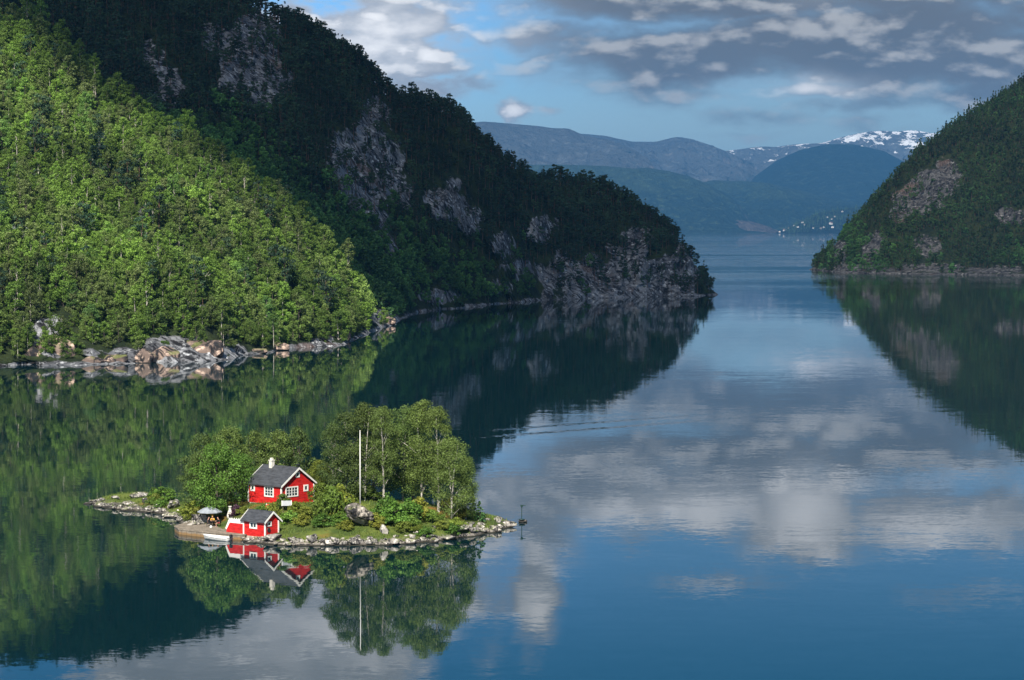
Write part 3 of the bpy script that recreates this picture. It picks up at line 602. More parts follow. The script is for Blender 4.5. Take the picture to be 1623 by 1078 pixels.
# the spur in the sun: everything seen in front of its crest; the shaded valley and ridge behind it
def crest_d(a): return np.interp(a, [-260, 0, 100, 180, 280, 380, 450, 515, 570, 600], [1140, 1085, 1050, 1010, 1000, 1000, 1010, 1020, 1036, 1056])
inframe = lambda X, Y, Z, a, b: (a > 2) & (a < 1621) & (b > 4)
plant(left, 4.3, 1, lambda a, b, X, Y: (Y < crest_d(a) + 8) & (a < 612), LEAFY, lambda X, Y, Z, a, b, rs: np.where(fbm(X / 24, Y / 24, oct=3) + .35 * rs.normal(size=len(X)) > .25, rs.choice([0, 2, 6, 8, 7], len(X), p=[.25, .25, .22, .2, .08]), rs.choice([0, 1, 3, 4, 5, 9, 7], len(X), p=[.2, .22, .2, .18, .08, .09, .03])),
      'sunlit_forest', 'green leafy forest covering the sunlit slope on the left', 285,
      lambda i: ('leafy_tree', 'leafy green tree low on the sunlit forested slope above the shore rocks', 'leafy tree', 'leafy trees low on the sunlit left slope'),
      (.62, 1.75), lambda X, Y, Z, a, b, idx, hl: np.where(inframe(X, Y, Z, a, b), Y, np.inf))
def ridge_kind(X, Y, Z, a, b, rs):
    # pines on the crest and the headland, leafy trees low down in the valley
    low = (b - np.interp(a, [380, 500, 600, 700, 800, 860, 950, 1120], [205, 300, 330, 385, 420, 460, 480, 500])) / 40 + rs.normal(size=len(X)) * .6
    return np.where(low > 0, rs.choice([0, 1, 2, 3], len(X)), rs.choice([4, 5, 6, 7, 8, 9], len(X), p=[.22, .22, .14, .14, .15, .13]))
def crest_rank(X, Y, Z, a, b, idx, hl):
    # pines with nothing but sky or far water behind them
    L = np.hypot(X, Y); hid = np.ones(len(X), bool); zz = Z + 7
    for dd in (12, 25, 40, 60, 90, 130):
        t = 1 + dd / L; hid &= hl.samp(hl.Z, X * t, Y * t) < H + (zz - H) * t
    return np.where(hid & (idx > 3) & inframe(X, Y, Z, a, b - 20) & hl.visible(X, Y, Z + 4), Y, np.inf)
plant(left, 3.8, 2, lambda a, b, X, Y: (Y >= crest_d(a) + 8) | (a >= 612), SHADE + PINES, ridge_kind, 'shaded_forest', 'dark pines and leafy trees on the steep shaded ridge', 210,
      lambda i: ('pine_tree', 'dark pine standing on the skyline crest of the shaded ridge', 'pine tree', 'dark pines along the crest of the shaded ridge'), (.75, 1.25), crest_rank)
def right_kind(X, Y, Z, a, b, rs):
    q = fbm(X / 60, Z / 40, oct=3) * 1.5 + (b - 330) / 220 + rs.normal(size=len(X)) * .35
    return np.where(q > .25, rs.choice([4, 5], len(X)), np.where(rs.rand(len(X)) < .55 + (b < 260) * .2, rs.choice([0, 1], len(X)), rs.choice([2, 3], len(X))))
plant(right, 6.2, 3, lambda a, b, X, Y: Y > 0, SPRUCE + RLEAF, right_kind, 'right_forest', 'dark mixed forest covering the steep hill on the right', 80,
      lambda i: ('spruce_tree', 'pointed dark spruce on the skyline of the right hill', 'spruce tree', 'dark spruces along the crest of the right hill') if i < 4 else ('leafy_tree', 'leafy tree on the skyline of the right hill', 'leafy tree', 'leafy trees along the crest of the right hill'),
      (.7, 1.2), lambda X, Y, Z, a, b, idx, hl: np.where(np.isfinite(crest_rank(X, Y, Z, a, b, idx * 0 + 9, hl)) & (idx < 4), Y, np.inf))

# ------------------------------------------------------------------ clouds added out of view, shaped so their shadows darken the ridge and right hill
hxy = np.array([-sdir.x, -sdir.y]) / math.hypot(sdir.x, sdir.y); TE = math.tan(SUN_EL)
def inside(poly, x, y):
    c = np.zeros(x.shape, bool); n = len(poly)
    for i in range(n):
        (x0, y0), (x1, y1) = poly[i], poly[i - 1]
        c ^= ((y0 > y) != (y1 > y)) & (x < (x1 - x0) * (y - y0) / (y1 - y0 + 1e-9) + x0)
    return c
def edge_dist(poly, x, y):
    d = np.full(x.shape, 1e9)
    for i in range(len(poly)):
        a, b = np.array(poly[i - 1]), np.array(poly[i]); ab = b - a
        t = np.clip(((x - a[0]) * ab[0] + (y - a[1]) * ab[1]) / (ab @ ab + 1e-9), 0, 1)
        d = np.minimum(d, np.hypot(x - a[0] - t * ab[0], y - a[1] - t * ab[1]))
    return d
def shade_cloud(ground, alt, step=26, thick=150, wob=30, label=None, m_=None):
    """A lumpy cloud at height ALT whose shadow falls on the outline GROUND (x, y, z) on the land."""
    poly = [(x - hxy[0] * (alt - z) / TE, y - hxy[1] * (alt - z) / TE) for x, y, z in ground]
    P = np.array(poly); xs = np.arange(P[:, 0].min() - 60, P[:, 0].max() + 60, step); ys = np.arange(P[:, 1].min() - 60, P[:, 1].max() + 60, step)
    X, Y = np.meshgrid(xs, ys); Xw, Yw = X + wob * fbm(X / 90, Y / 90, oct=3), Y + wob * fbm(X / 90 + 7, Y / 90, oct=3)
    ins = inside(poly, Xw, Yw); d = np.where(ins, edge_dist(poly, Xw, Yw), 0)
    top = thick * np.sqrt(np.clip(d / 300, 0, 1)) * (1 + .5 * fbm(X / 120, Y / 120, oct=4)); bot = -.2 * top * (1 + fbm(X / 70 + 3, Y / 70, oct=3))
    n = len(xs); k = X.size
    V_ = np.concatenate([np.stack([X.ravel(), Y.ravel(), alt + top.ravel()], 1), np.stack([X.ravel(), Y.ravel(), alt + bot.ravel() - .5], 1)])
    i = (np.arange(len(ys) - 1)[:, None] * n + np.arange(n - 1)[None]).ravel(); q = np.stack([i, i + 1, i + 1 + n, i + n], 1); q = q[ins.ravel()[q].any(1)]
    link('shade_cloud', mesh_np('shade_cloud', V_, np.concatenate([q, q[:, ::-1] + k]), [m_ or M['shade_cloud']], True), kind='structure', label=label)
def shade_cloud_build(nt, b, f=.30):
    b.inputs['Base Color'].default_value = (.8, .8, .82, 1)
    tr = nt.node('ShaderNodeBsdfTransparent', {0: (1, 1, 1, 1)}); nt.l.new(nt.node('ShaderNodeMixShader', {0: f, 1: b.outputs[0], 2: tr.outputs[0]}).outputs[0], nt.n['Material Output'].inputs[0])
M['shade_cloud'] = mat('shade_cloud', shade_cloud_build); M['thin_shade_cloud'] = mat('thin_shade_cloud', lambda nt, b: shade_cloud_build(nt, b, .66))
g_ = []
for a, d, z in [(-260, 1140, 150), (-120, 1120, 132), (0, 1085, 118), (100, 1050, 106), (180, 1010, 90), (280, 1000, 74), (380, 1000, 60), (450, 1010, 45), (515, 1022, 28), (570, 1040, 16), (600, 1062, 8)]:
    x, y = XY(a, d + 26 + max(0, 250 - a) * .16); g_.append((x, y, z + 8))
g_ += [(-40, 1085, 0), (-20, 1130, 0), (60, 1280, 0), (150, 1440, 0), (230, 1500, 0), (260, 1800, 40), (60, 2100, 60), (-300, 2100, 200), (-600, 1900, 200), (-650, 1200, 150)]
shade_cloud(g_, 1620, 26, 150, 18)
shade_cloud([(285, 2220, 0), (420, 2130, 0), (900, 2050, 0), (1100, 2500, 100), (1000, 3200, 200), (350, 3300, 60), (260, 2700, 0)], 1640, 30, 160, 20, None, M['thin_shade_cloud'])  # unseen too, added to dim the right hill; thin, so some sun passes

# ------------------------------------------------------------------ island
ishore = shore([(138, 799), (150, 804), (165, 808), (190, 810), (215, 812), (245, 816), (275, 822), (290, 833)]) + [(285, 349, 0), (300, 347.5, 0), (328, 343, 0), (364, 341, 0), (384, 338.5, 0)] + \
    shore([(386, 861), (402, 863), (422, 865), (445, 867), (480, 868), (520, 867), (560, 867), (600, 867), (640, 865), (680, 861), (710, 857), (735, 853), (760, 850), (772, 846), (788, 842), (803, 836), (816, 832), (812, 829)]) + \
    [(800, 362, 0), (770, 365, 0), (740, 367, 0), (700, 369, 0), (640, 372, 0), (560, 375, 0), (480, 377, 0), (400, 377, 0), (340, 377, 0), (305, 378, 0), (285, 382, 0), (262, 388, 0), (230, 393, 0), (185, 393, 0), (150, 389, 0)]
il = dens_line(ishore + [ishore[0]], 3.0)
ipts = list(il) + offset_line(il, 4.0, -2.2)
ipts += [(*XY(a, d), z) for a, d, z in [(180, 386, .9), (160, 386, .5), (220, 383, 1.3), (250, 379, 1.2), (275, 372, 1.1), (292, 364, 1.2), (205, 378, .6), (240, 372, .6),
    (393, 356.5, 3.2), (420, 352, 3.25), (445, 349.8, 3.2), (470, 353, 3.25), (496, 355, 3.2), (445, 361, 3.2), (420, 346.5, 3.0), (400, 347, 2.7), (380, 347.5, 2.0), (395, 343.5, 1.4), (420, 342.5, 2.0), (445, 343, 2.1), (445, 338, 1.1), (425, 339, 1.0), (480, 343, 2.4), (500, 337, 1.5), (470, 336, 1.2),
    (362, 350, 1.1), (345, 351, .8), (320, 353, .9), (305, 352, .7), (335, 347, .45), (300, 357, 1.2),
    (570, 337.5, 1.9), (540, 337, 1.7), (620, 338, 1.9), (660, 339, 1.9), (700, 340, 1.6), (740, 342, 1.1), (775, 346, .7), (800, 352, .5),
    (560, 349, 3.8), (600, 349, 3.9), (640, 350, 3.5), (690, 349, 2.8), (520, 351, 3.4), (735, 350, 2.0), (765, 352, 1.3), (560, 343, 3.0), (640, 344, 2.8), (690, 344, 2.2),
    (345, 357, 2.3), (320, 361, 2.0), (380, 362, 3.0), (440, 366, 2.6), (500, 364, 3.0), (560, 362, 3.0), (640, 361, 2.5), (700, 360, 1.6), (345, 367, 1.8)]]
fi = rbf_fit(ipts, 2e-2)
def island_build(nt, b):
    p = nt.node('ShaderNodeNewGeometry').outputs['Position']; z = nt.node('ShaderNodeSeparateXYZ', {0: p}).outputs[2]
    g = nt.mix(nt.mapr(nt.noise(p, .22, 4, .6), .38, .62), (.05, .08, .018), (.13, .16, .035))
    g = nt.mix(nt.mapr(nt.noise(p, .13, 3, .6), .56, .66), g, (.20, .12, .03))
    g = nt.mix(nt.mapr(nt.noise(p, 1.1, 5, .7), .55, .7), g, (.045, .055, .02))
    rock, hgt = rock_nodes(nt, p, (1.5, 1.4, 1.25), 2.2)
    k = nt.m('ADD', z, nt.m('MULTIPLY', nt.m('SUBTRACT', nt.noise(p, .8, 5, .7), .5), 1.6))
    c = nt.mix(nt.mapr(k, .35, .75), rock, g); c = nt.mix(nt.mapr(z, .22, .06), c, (.03, .03, .022))
    nt.l.new(c, b.inputs['Base Color'])
    bp = nt.node('ShaderNodeBump', {'Strength': .8, 'Distance': .12, 'Height': hgt}); nt.l.new(bp.outputs[0], b.inputs['Normal'])
M['island'] = mat('island_turf_and_rock', island_build, rough=.95, spec=.15)
def island_z(x, y):
    z = fi(x, y); return z + .22 * fbm(np.asarray(x) / 2.2, np.asarray(y) / 2.2, oct=4) * np.clip(z / .6, 0, 1)
xs, ys = np.arange(-70, 8, .42), np.arange(324, 404, .42); X, Y = np.meshgrid(xs, ys); Zi = island_z(X, Y)
i = (np.arange(len(ys) - 1)[:, None] * len(xs) + np.arange(len(xs) - 1)[None]).ravel(); q = np.stack([i, i + 1, i + 1 + len(xs), i + len(xs)], 1); q = q[Zi.ravel()[q].max(1) > -1.2]
link('island_ground', mesh_np('island_ground', np.stack([X.ravel(), Y.ravel(), Zi.ravel()], 1), q, [M['island']]), kind='structure')
def iz(x, y): return float(island_z(np.array([x]), np.array([y]))[0])
def on(a, d, sink=0.0): x, y = XY(a, d); return (x, y, iz(x, y) - sink)

# paint and building materials
def siding(name, c, pitch=.16, vert=False):
    def f(nt, b):
        p = nt.node('ShaderNodeTexCoord').outputs['Object']; s_ = nt.node('ShaderNodeSeparateXYZ', {0: p}).outputs
        u = nt.m('ADD', s_[0], s_[1]) if vert else s_[2]
        saw = nt.m('FRACT', nt.m('DIVIDE', u, pitch)); f1 = nt.noise(nt.scaled(p, (.6, .6, 4)), 1.6, 5, .6)
        col = nt.mix(nt.mapr(f1, .32, .68), tuple(v * .62 for v in c), tuple(v * 1.12 + .012 for v in c))
        col = nt.mix(nt.m('MULTIPLY', nt.mapr(nt.noise(p, .9, 5, .65), .56, .68), .35), col, tuple(v * .45 + .03 for v in c))
        col = nt.mix(nt.mapr(saw, .06, 0), col, tuple(v * .35 for v in c)); nt.l.new(col, b.inputs['Base Color'])
        bp = nt.node('ShaderNodeBump', {'Strength': .5, 'Distance': .02, 'Height': saw}); nt.l.new(bp.outputs[0], b.inputs['Normal'])
    return mat(name, f, rough=.55, spec=.35)
M['red'] = siding('red_painted_boards', (.62, .012, .010)); M['white'] = mat('white_paint', color=(.80, .79, .75), var=.06, rough=.5)
M['roof'] = siding('dark_slate_roof', (.055, .06, .07), .32, True); M['glass'] = mat('window_glass', color=(.03, .045, .05), var=.3, rough=.08, spec=.6)
M['chalk'] = mat('whitewashed_masonry', color=(.68, .65, .58), var=.14, rough=.9); M['dark'] = mat('dark_metal', color=(.03, .035, .04), rough=.45, metal=.3)
M['grey'] = mat('grey_canvas', color=(.30, .33, .37), var=.12); M['found'] = mat('pale_foundation', color=(.42, .37, .30), var=.4, rough=.95, scale=1.5)
M['black'] = mat('black_cloth_and_hollow', color=(.012, .013, .016), var=.3); M['yellow'] = mat('yellow_cloth', color=(.72, .42, .03), var=.12)
M['skin'] = mat('skin', color=(.50, .27, .19), var=.06, rough=.6); M['hair'] = mat('brown_hair', color=(.05, .03, .02), var=.3)
M['redcloth'] = mat('dark_red_cloth', color=(.22, .02, .02), var=.2); M['gelcoat'] = mat('white_boat_hull', color=(.72, .72, .70), var=.05, rough=.3, spec=.5)
M['panelgrey'] = mat('grey_panel', color=(.22, .24, .26), var=.15, rough=.3); M['wood'] = mat('weathered_wood', color=(.20, .16, .12), var=.35, scale=1.2)
M['green'] = mat('dark_green_paint', color=(.02, .05, .045), var=.2, rough=.4)
def quay_build(nt, b):
    p = nt.node('ShaderNodeNewGeometry').outputs['Position']; s_ = nt.node('ShaderNodeSeparateXYZ', {0: p}).outputs
    c = nt.mix(nt.mapr(nt.noise(p, 1.3, 5, .65), .3, .7), (.16, .135, .105), (.33, .28, .225))
    low = nt.mapr(nt.m('ADD', s_[2], nt.m('MULTIPLY', nt.m('SUBTRACT', nt.noise(p, 2.2, 4), .5), .5)), .42, .16)
    c = nt.mix(low, c, (.24, .15, .07)); c = nt.mix(nt.mapr(nt.m('FRACT', nt.m('MULTIPLY', nt.m('ADD', s_[0], nt.m('MULTIPLY', s_[1], .65)), 3.2)), .08, .0), c, (.07, .055, .04))
    nt.l.new(c, b.inputs['Base Color'])
M['quay'] = mat('quay_planks', quay_build, rough=.9, spec=.15)

def window(par, plane, c, wd, ht, nx_, ny_, fr=.13):
    """A framed window on a wall: PLANE 'x' faces -x, 'y' faces -y; C is its centre on the wall face."""
    def B(mb, u, v, su, sv, o, th):
        if plane == 'x': mb.box((c[0] - o, c[1] + u, c[2] + v), (th, su, sv))
        else: mb.box((c[0] + u, c[1] - o, c[2] + v), (su, th, sv))
    f = MB()
    for sg in (-1, 1):
        B(f, sg * (wd / 2 - fr / 2), 0, fr, ht, .035, .09); B(f, 0, sg * (ht / 2 - fr / 2), wd - 2 * fr, fr, .035, .084)
    for k in range(1, nx_): B(f, -wd / 2 + fr + (wd - 2 * fr) * k / nx_, 0, .055 if k * 2 != nx_ else .10, ht - 2 * fr, .03, .06)
    for k in range(1, ny_): B(f, 0, -ht / 2 + fr + (ht - 2 * fr) * k / ny_, wd - 2 * fr, .05, .028, .05)
    fo = f.obj('window', M['white'], par)
    g = MB(); B(g, 0, 0, wd - fr, ht - fr, .004, .03); g.obj('pane', M['glass'], fo); return fo
def gable_house(name, loc, rz, W, L, hw, rise, over, eo, label, cat, th=.14):
    e = empty(name, loc, rz, label, cat)
    b = MB(); x, y = W / 2, L / 2; P = [(-x, 0), (x, 0), (x, hw), (0, hw + rise), (-x, hw)]
    b.prism([(px_, y, pz) for px_, pz in P], (0, -L, 0)); b.obj('wall', M['red'], e)
    sl_ = rise / x; r = MB(); X1 = x + over
    for sg in (-1, 1):
        A = [(0, -y - eo, hw + rise + .06), (sg * X1, -y - eo, hw - over * sl_ + .06), (sg * X1, y + eo, hw - over * sl_ + .06), (0, y + eo, hw + rise + .06)]
        if sg > 0: A = A[::-1]
        r.prism(A, (0, 0, th))
    r.tube([(0, -y - eo, hw + rise + .06 + th), (0, y + eo, hw + rise + .06 + th)], .07, 6)
    ro = r.obj('roof', M['roof'], e)
    for yy in (-y - eo - .03, y + eo + .03):                        # bargeboards
        bb = MB()
        for sg in (-1, 1):
            A = [(0, yy, hw + rise + .22), (sg * (X1 + .02), yy, hw - over * sl_ + .22), (sg * (X1 + .02), yy, hw - over * sl_ - .04), (0, yy, hw + rise - .06)]
            if sg > 0: A = A[::-1]
            bb.prism(A, (0, .05 if yy > 0 else -.05, 0))
        bb.obj('bargeboard', M['white'], ro)
    for sx, sy in ((-1, -1), (1, -1), (-1, 1), (1, 1)):             # corner boards
        c = MB(); c.box((sx * (x + .012), sy * (y + .012), hw / 2 - .02), (.17, .17, hw - .1)); c.obj('corner_board', M['white'], e)
    return e, ro
RZ = R(48.5); ax, ay = np.array([math.cos(RZ), math.sin(RZ)]), np.array([-math.sin(RZ), math.cos(RZ)])
W_, L_ = 6.1, 6.5; c0 = np.array([-31.4, 350.8]); cc = c0 + ax * W_ / 2 + ay * L_ / 2
e, ro = gable_house('cabin', (cc[0], cc[1], 3.2), RZ, W_, L_, 2.62, 2.12, .34, .34, 'red cabin with grey gabled roof and white chimney among the trees', 'cabin')
f_ = MB(); f_.box((0, 0, -.25), (W_ - .08, L_ - .08, .5)); f_.obj('foundation', M['found'], e)
X0 = -W_ / 2 - .001; Y0 = -L_ / 2 - .001
window(e, 'x', (X0, L_ / 2 - .85, 1.98), .86, .88, 1, 1, .2); window(e, 'x', (X0, L_ / 2 - 4.1, 1.68), 1.85, 1.45, 3, 3, .17)
window(e, 'y', (X0 + 1.95, Y0, 1.68), 2.35, 1.4, 4, 3, .15); window(e, 'y', (X0 + 4.62, Y0, 2.0), .86, .9, 1, 1, .2); window(e, 'y', (0, Y0, 3.93), .72, .74, 1, 1, .17)
ch = MB(); ch.box((-.25, 1.6, 4.7), (.54, .54, 1.8)); ch.box((-.25, 1.6, 5.64), (.68, .68, .1)); ch.box((-.25, 1.6, 5.83), (.32, .32, .3)); ch.obj('chimney', M['chalk'], ro)
an = MB(); an.tube([(0, Y0 - .15, 4.6), (0, Y0 - .15, 6.4)], .03, 6); an.lathe([(.05, 0), (.30, .08), (.36, .22), (.34, .22), (.05, .05)], (0, Y0 - .1, 5.15), 12); an.obj('antenna', M['dark'], ro)
# boathouse on the water's edge
W2, L2 = 2.35, 4.05; c0 = np.array([-32.2, 335.9]); cc = c0 + ax * W2 / 2 + ay * L2 / 2
e, ro = gable_house('boathouse', (cc[0], cc[1], .55), RZ, W2, L2, 2.15, 1.0, .38, .34, 'small red boathouse with dark roof standing at the water beside the quay', 'boathouse', .1)
f_ = MB(); f_.box((0, 0, -.35), (W2 + .2, L2 + .2, .7)); f_.obj('foundation', M['found'], e)
window(e, 'x', (-W2 / 2 - .001, L2 / 2 - 1.85, 1.45), 1.42, .9, 2, 1, .2); window(e, 'y', (-W2 / 2 + .75, -L2 / 2 - .001, 1.72), .7, .62, 1, 1, .12)
hb = MB(); hb.lathe([(.16, -.04), (.26, -.05), (.31, 0), (.26, .05), (.16, .04)], (0, 0, 0), 14); o = hb.obj('hatch', M['dark'], e); o.location = (-W2 / 2 + .62, -L2 / 2 - .07, .95); o.rotation_euler = (math.pi / 2, 0, 0)
# red board screen with white capping left of the boathouse
p0 = c0 + ay * (L2 + .12); sc_ = empty('board_screen', (p0[0], p0[1], .6), RZ + math.pi / 2, 'low red board screen with white capping joined left of the boathouse', 'fence')
b = MB(); b.prism([(0, .04, 0), (3.25, .04, 0), (3.25, .04, .55), (2.55, .04, 1.5), (0, .04, 1.5)][::-1], (0, -.08, 0)); b.obj('panel', M['red'], sc_)
b = MB(); b.prism([(0, .07, 1.42), (2.6, .07, 1.42), (2.62, .07, 1.95), (0, .07, 1.95)][::-1], (0, -.14, 0)); b.prism([(2.5, .075, 1.5), (3.2, .075, .45), (3.42, .075, .62), (2.66, .075, 1.97)][::-1], (0, -.15, 0)); b.obj('capping', M['white'], sc_)
pk = empty('picket_fence', on(366, 343.6), R(-20), 'short white picket fence behind the red board screen', 'fence')
b = MB()
for k in range(5): b.box((k * .34, 0, .6), (.10, .04, 1.3)); b.add([(k * .34 - .05, -.02, 1.25), (k * .34 + .05, -.02, 1.25), (k * .34, -.02, 1.36), (k * .34 - .05, .02, 1.25), (k * .34 + .05, .02, 1.25), (k * .34, .02, 1.36)], [(0, 1, 2), (5, 4, 3), (0, 3, 4, 1), (1, 4, 5, 2), (2, 5, 3, 0)])
b.obj('picket', M['white'], pk); b = MB(); b.box((.68, .05, 1.05), (1.6, .04, .08)); b.box((.68, .05, .5), (1.6, .04, .08)); b.obj('rail', M['white'], pk)

# quay
QF = [(-44.6, 344.2), (-42.4, 342.2), (-40.2, 340.4), (-36.9, 338.5), (-34.95, 337.6)]; QB = [(-34.2, 340.5), (-34.6, 345.5), (-37.2, 351.6), (-41, 353.2), (-44.6, 351.8), (-45.6, 347.5)]
qe = empty('quay', (0, 0, 0), 0, 'low weathered quay with a flat terrace in front of the tall left tree', 'quay')
b = MB(); b.prism([(x, y, .60) for x, y in QF + QB], (0, 0, .12)); b.obj('deck', M['quay'], qe)
b = MB(); ins_ = lambda p: (p[0] * .985 + -39.7 * .015, p[1] * .985 + 346 * .015, -1.5); b.prism([ins_(p) for p in QF + QB], (0, 0, 2.099)); b.obj('wall', M['quay'], qe)
QZ = .72
# parasol, table, seats, people
b_ = on(331, 351); ue = empty('parasol', (b_[0], 350.6, QZ), 0, 'grey parasol standing open over the terrace on the quay', 'parasol')
b = MB(); nseg = 8; rr = 1.68
top_ = (0, 0, 2.42)
for k in range(nseg):
    t0, t1 = 2 * math.pi * k / nseg, 2 * math.pi * (k + 1) / nseg; A = (rr * math.cos(t0), rr * math.sin(t0), 1.62); Bp = (rr * math.cos(t1), rr * math.sin(t1), 1.62); mA = tuple(v * .5 for v in (A[0], A[1])) + (2.09,); mB = tuple(v * .5 for v in (Bp[0], Bp[1])) + (2.09,)
    b.add([top_, A, Bp, mA, mB], [(0, 3, 4), (3, 1, 2, 4)]); b.add([A, Bp, (A[0], A[1], 1.5), (Bp[0], Bp[1], 1.5)], [(0, 2, 3, 1)])
b.obj('canopy', M['grey'], ue); b = MB(); b.tube([(0, 0, 0), (0, 0, 2.5)], .025, 8); b.lathe([(.3, 0), (.3, .05), (.06, .1)], (0, 0, 0), 12); b.obj('pole', M['dark'], ue)
tx, ty = XY(336.5, 347.2); te = empty('table', (tx, ty, QZ), 0, 'small round dark garden table between the three seated people', 'table')
b = MB(); b.lathe([(.5, .70), (.52, .72), (.5, .74)], (0, 0, 0), 18); b.obj('table_top', M['dark'], te)
for k in range(3): b = MB(); th = 2.1 * k; b.tube([(.42 * math.cos(th), .42 * math.sin(th), 0), (.12 * math.cos(th), .12 * math.sin(th), .7)], .02, 6); b.obj('leg', M['dark'], te)
def chair(a, d, rz, label):
    x, y = XY(a, d); e = empty('garden_chair', (x, y, QZ), rz, label, 'chair', 'dark garden chairs on the quay')
    b = MB(); b.box((0, 0, .43), (.48, .46, .04)); b.obj('seat', M['dark'], e)
    b = MB()
    for k in range(5): b.box((-.2 + .1 * k, -.24, .70), (.06, .03, .46))
    b.box((0, -.24, .95), (.48, .035, .06)); b.obj('backrest', M['dark'], e)
    for sx in (-1, 1):
        for sy in (-1, 1): b = MB(); b.tube([(sx * .21, sy * .2, 0), (sx * .2, sy * .19, .42)], .018, 6); b.obj('leg', M['dark'], e)
    return x, y
def skin_body(name, joints, edges, m_, par, lvl=1):
    me = bpy.data.meshes.new(name); me.from_pydata([j[0] for j in joints], edges, []); me.materials.append(m_)
    o = link(name, me, par); md = o.modifiers.new('skin', 'SKIN'); md.use_smooth_shade = True
    for i_, j in enumerate(joints): me.skin_vertices[0].data[i_].radius = (j[1], j[1] if len(j) < 3 else j[2])
    me.skin_vertices[0].data[0].use_root = True
    sb = o.modifiers.new('smooth', 'SUBSURF'); sb.levels = sb.render_levels = lvl; return o
def person(loc, rz, lean, arm, jacket, legs, hair, label, bare=False):
    """A seated adult facing +y of its own frame, hands forward on the table edge."""
    e = empty('person', loc, rz, label, 'person'); j = []; ed = []
    def J(p, r, frm=None, r2=None):
        j.append((p, r, r2 or r)); i_ = len(j) - 1
        if frm is not None: ed.append((frm, i_))
        return i_
    L = lean; hip = J((0, -.08, .56), .15, None, .11); w_ = J((0, -.08 + L * .35, .74), .125, hip, .10); ch_ = J((0, -.08 + L * .75, .93), .155, w_, .11)
    nk = J((0, -.07 + L, 1.09), .055, ch_); h1 = J((0, -.05 + L * 1.08, 1.16), .075, nk); h2 = J((0, -.03 + L * 1.12, 1.25), .10, h1, .085); J((0, -.04 + L * 1.1, 1.34), .06, h2)
    nose = J((0, .065 + L * 1.12, 1.235), .018, h2)
    for sx in (-1, 1):
        J((sx * .095, -.04 + L * 1.12, 1.24), .02, h2)                                  # ear
        J((sx * .035, .055 + L * 1.12, 1.26), .012, h2)                                 # brow over the eye
        s_ = J((sx * .19, -.07 + L * .9, 1.0), .06, ch_); el = J((sx * .26, .06 + L * .7, .78), .045, s_); wr = J((sx * .15, .28 + L * .6, .80 + arm), .03, el)
        pm = J((sx * .14, .36 + L * .6, .79 + arm), .035, wr, .02)
        for q_ in range(4):
            a_ = (q_ - 1.5) * .021; k1 = J((sx * .14 + a_, .40 + L * .6, .79 + arm), .009, pm); J((sx * .14 + a_ * 1.2, .455 - abs(q_ - 1.4) * .008 + L * .6, .77 + arm), .008, k1)
        t1 = J((sx * .10, .37 + L * .6, .79 + arm), .010, pm); J((sx * .085, .40 + L * .6, .775 + arm), .009, t1)
        hj = J((sx * .10, -.03, .54), .095, hip); kn_ = J((sx * .14, .38, .52), .065, hj); ank = J((sx * .14, .34, .10), .042, kn_); hl_ = J((sx * .14, .33, .045), .04, ank); J((sx * .15, .50, .03), .035, hl_, .025)
    skin_body('body', j, ed, M['skin'], e)
    T = [(j[0][0], .165, .125), (j[1][0], .145, .12), (j[2][0], .175, .13), ((0, -.075 + L * .95, 1.055), .075, .07)]; te_ = [(0, 1), (1, 2), (2, 3)]
    for sx in (-1, 1):
        n0 = len(T); T += [((sx * .19, -.07 + L * .9, 1.0), .08, .075), ((sx * .26, .06 + L * .7, .78), .062, .06), ((sx * .165, .25 + L * .6, .80 + arm), .048, .045)]; te_ += [(2, n0), (n0, n0 + 1), (n0 + 1, n0 + 2)]
    skin_body('jacket', T, te_, jacket, e)
    T = [((0, -.08, .54), .16, .12)]; te_ = []
    for sx in (-1, 1):
        n0 = len(T); T += [((sx * .10, -.03, .54), .115), ((sx * .14, .38 if not bare else .22, .52), .085)]; te_ += [(0, n0), (n0, n0 + 1)]
        if not bare: T.append(((sx * .14, .34, .12), .06)); te_.append((n0 + 1, n0 + 2))
    skin_body('trousers', T, te_, legs, e)
    if not bare:
        for sx in (-1, 1): skin_body('shoe', [((sx * .14, .31, .05), .05, .05), ((sx * .155, .52, .04), .045, .035)], [(0, 1)], M['black'], e)
    skin_body('hair', [((0, -.10 + L * 1.1, 1.22), .055), ((0, -.085 + L * 1.1, 1.30), .085), ((0, -.01 + L * 1.1, 1.365), .06)], [(0, 1), (1, 2)], hair, e)
    return e
x, y = chair(328, 347.0, R(-80), 'dark garden chair under the person at the left of the table'); person((x, y, QZ - .07), R(-80), .12, .02, M['black'], M['black'], M['hair'], 'person in black clothes seated at the left side of the round table')
x, y = chair(335.5, 348.3, R(180), 'dark garden chair under the person in yellow behind the table'); person((x, y, QZ - .05), R(175), .30, .02, M['yellow'], M['black'], M['yellow'], 'person in a yellow hooded jacket bending over the round table')
x, y = chair(345, 346.8, R(75), 'dark garden chair under the bare-legged person right of the table'); person((x, y, QZ - .05), R(95), .16, .0, M['black'], M['redcloth'], M['hair'], 'bare-legged person in a dark top and red shorts seated right of the table', True)
b = MB(); b.lathe([(.16, 0), (.20, .08), (.17, .2), (.08, .3), (.05, .32)], (0, 0, 0), 10); x, y = XY(332.5, 345.4); b.obj('bag', M['white'], None, True, loc=(x, y, QZ), label='small white bag lying on the quay in front of the table', cat='bag')
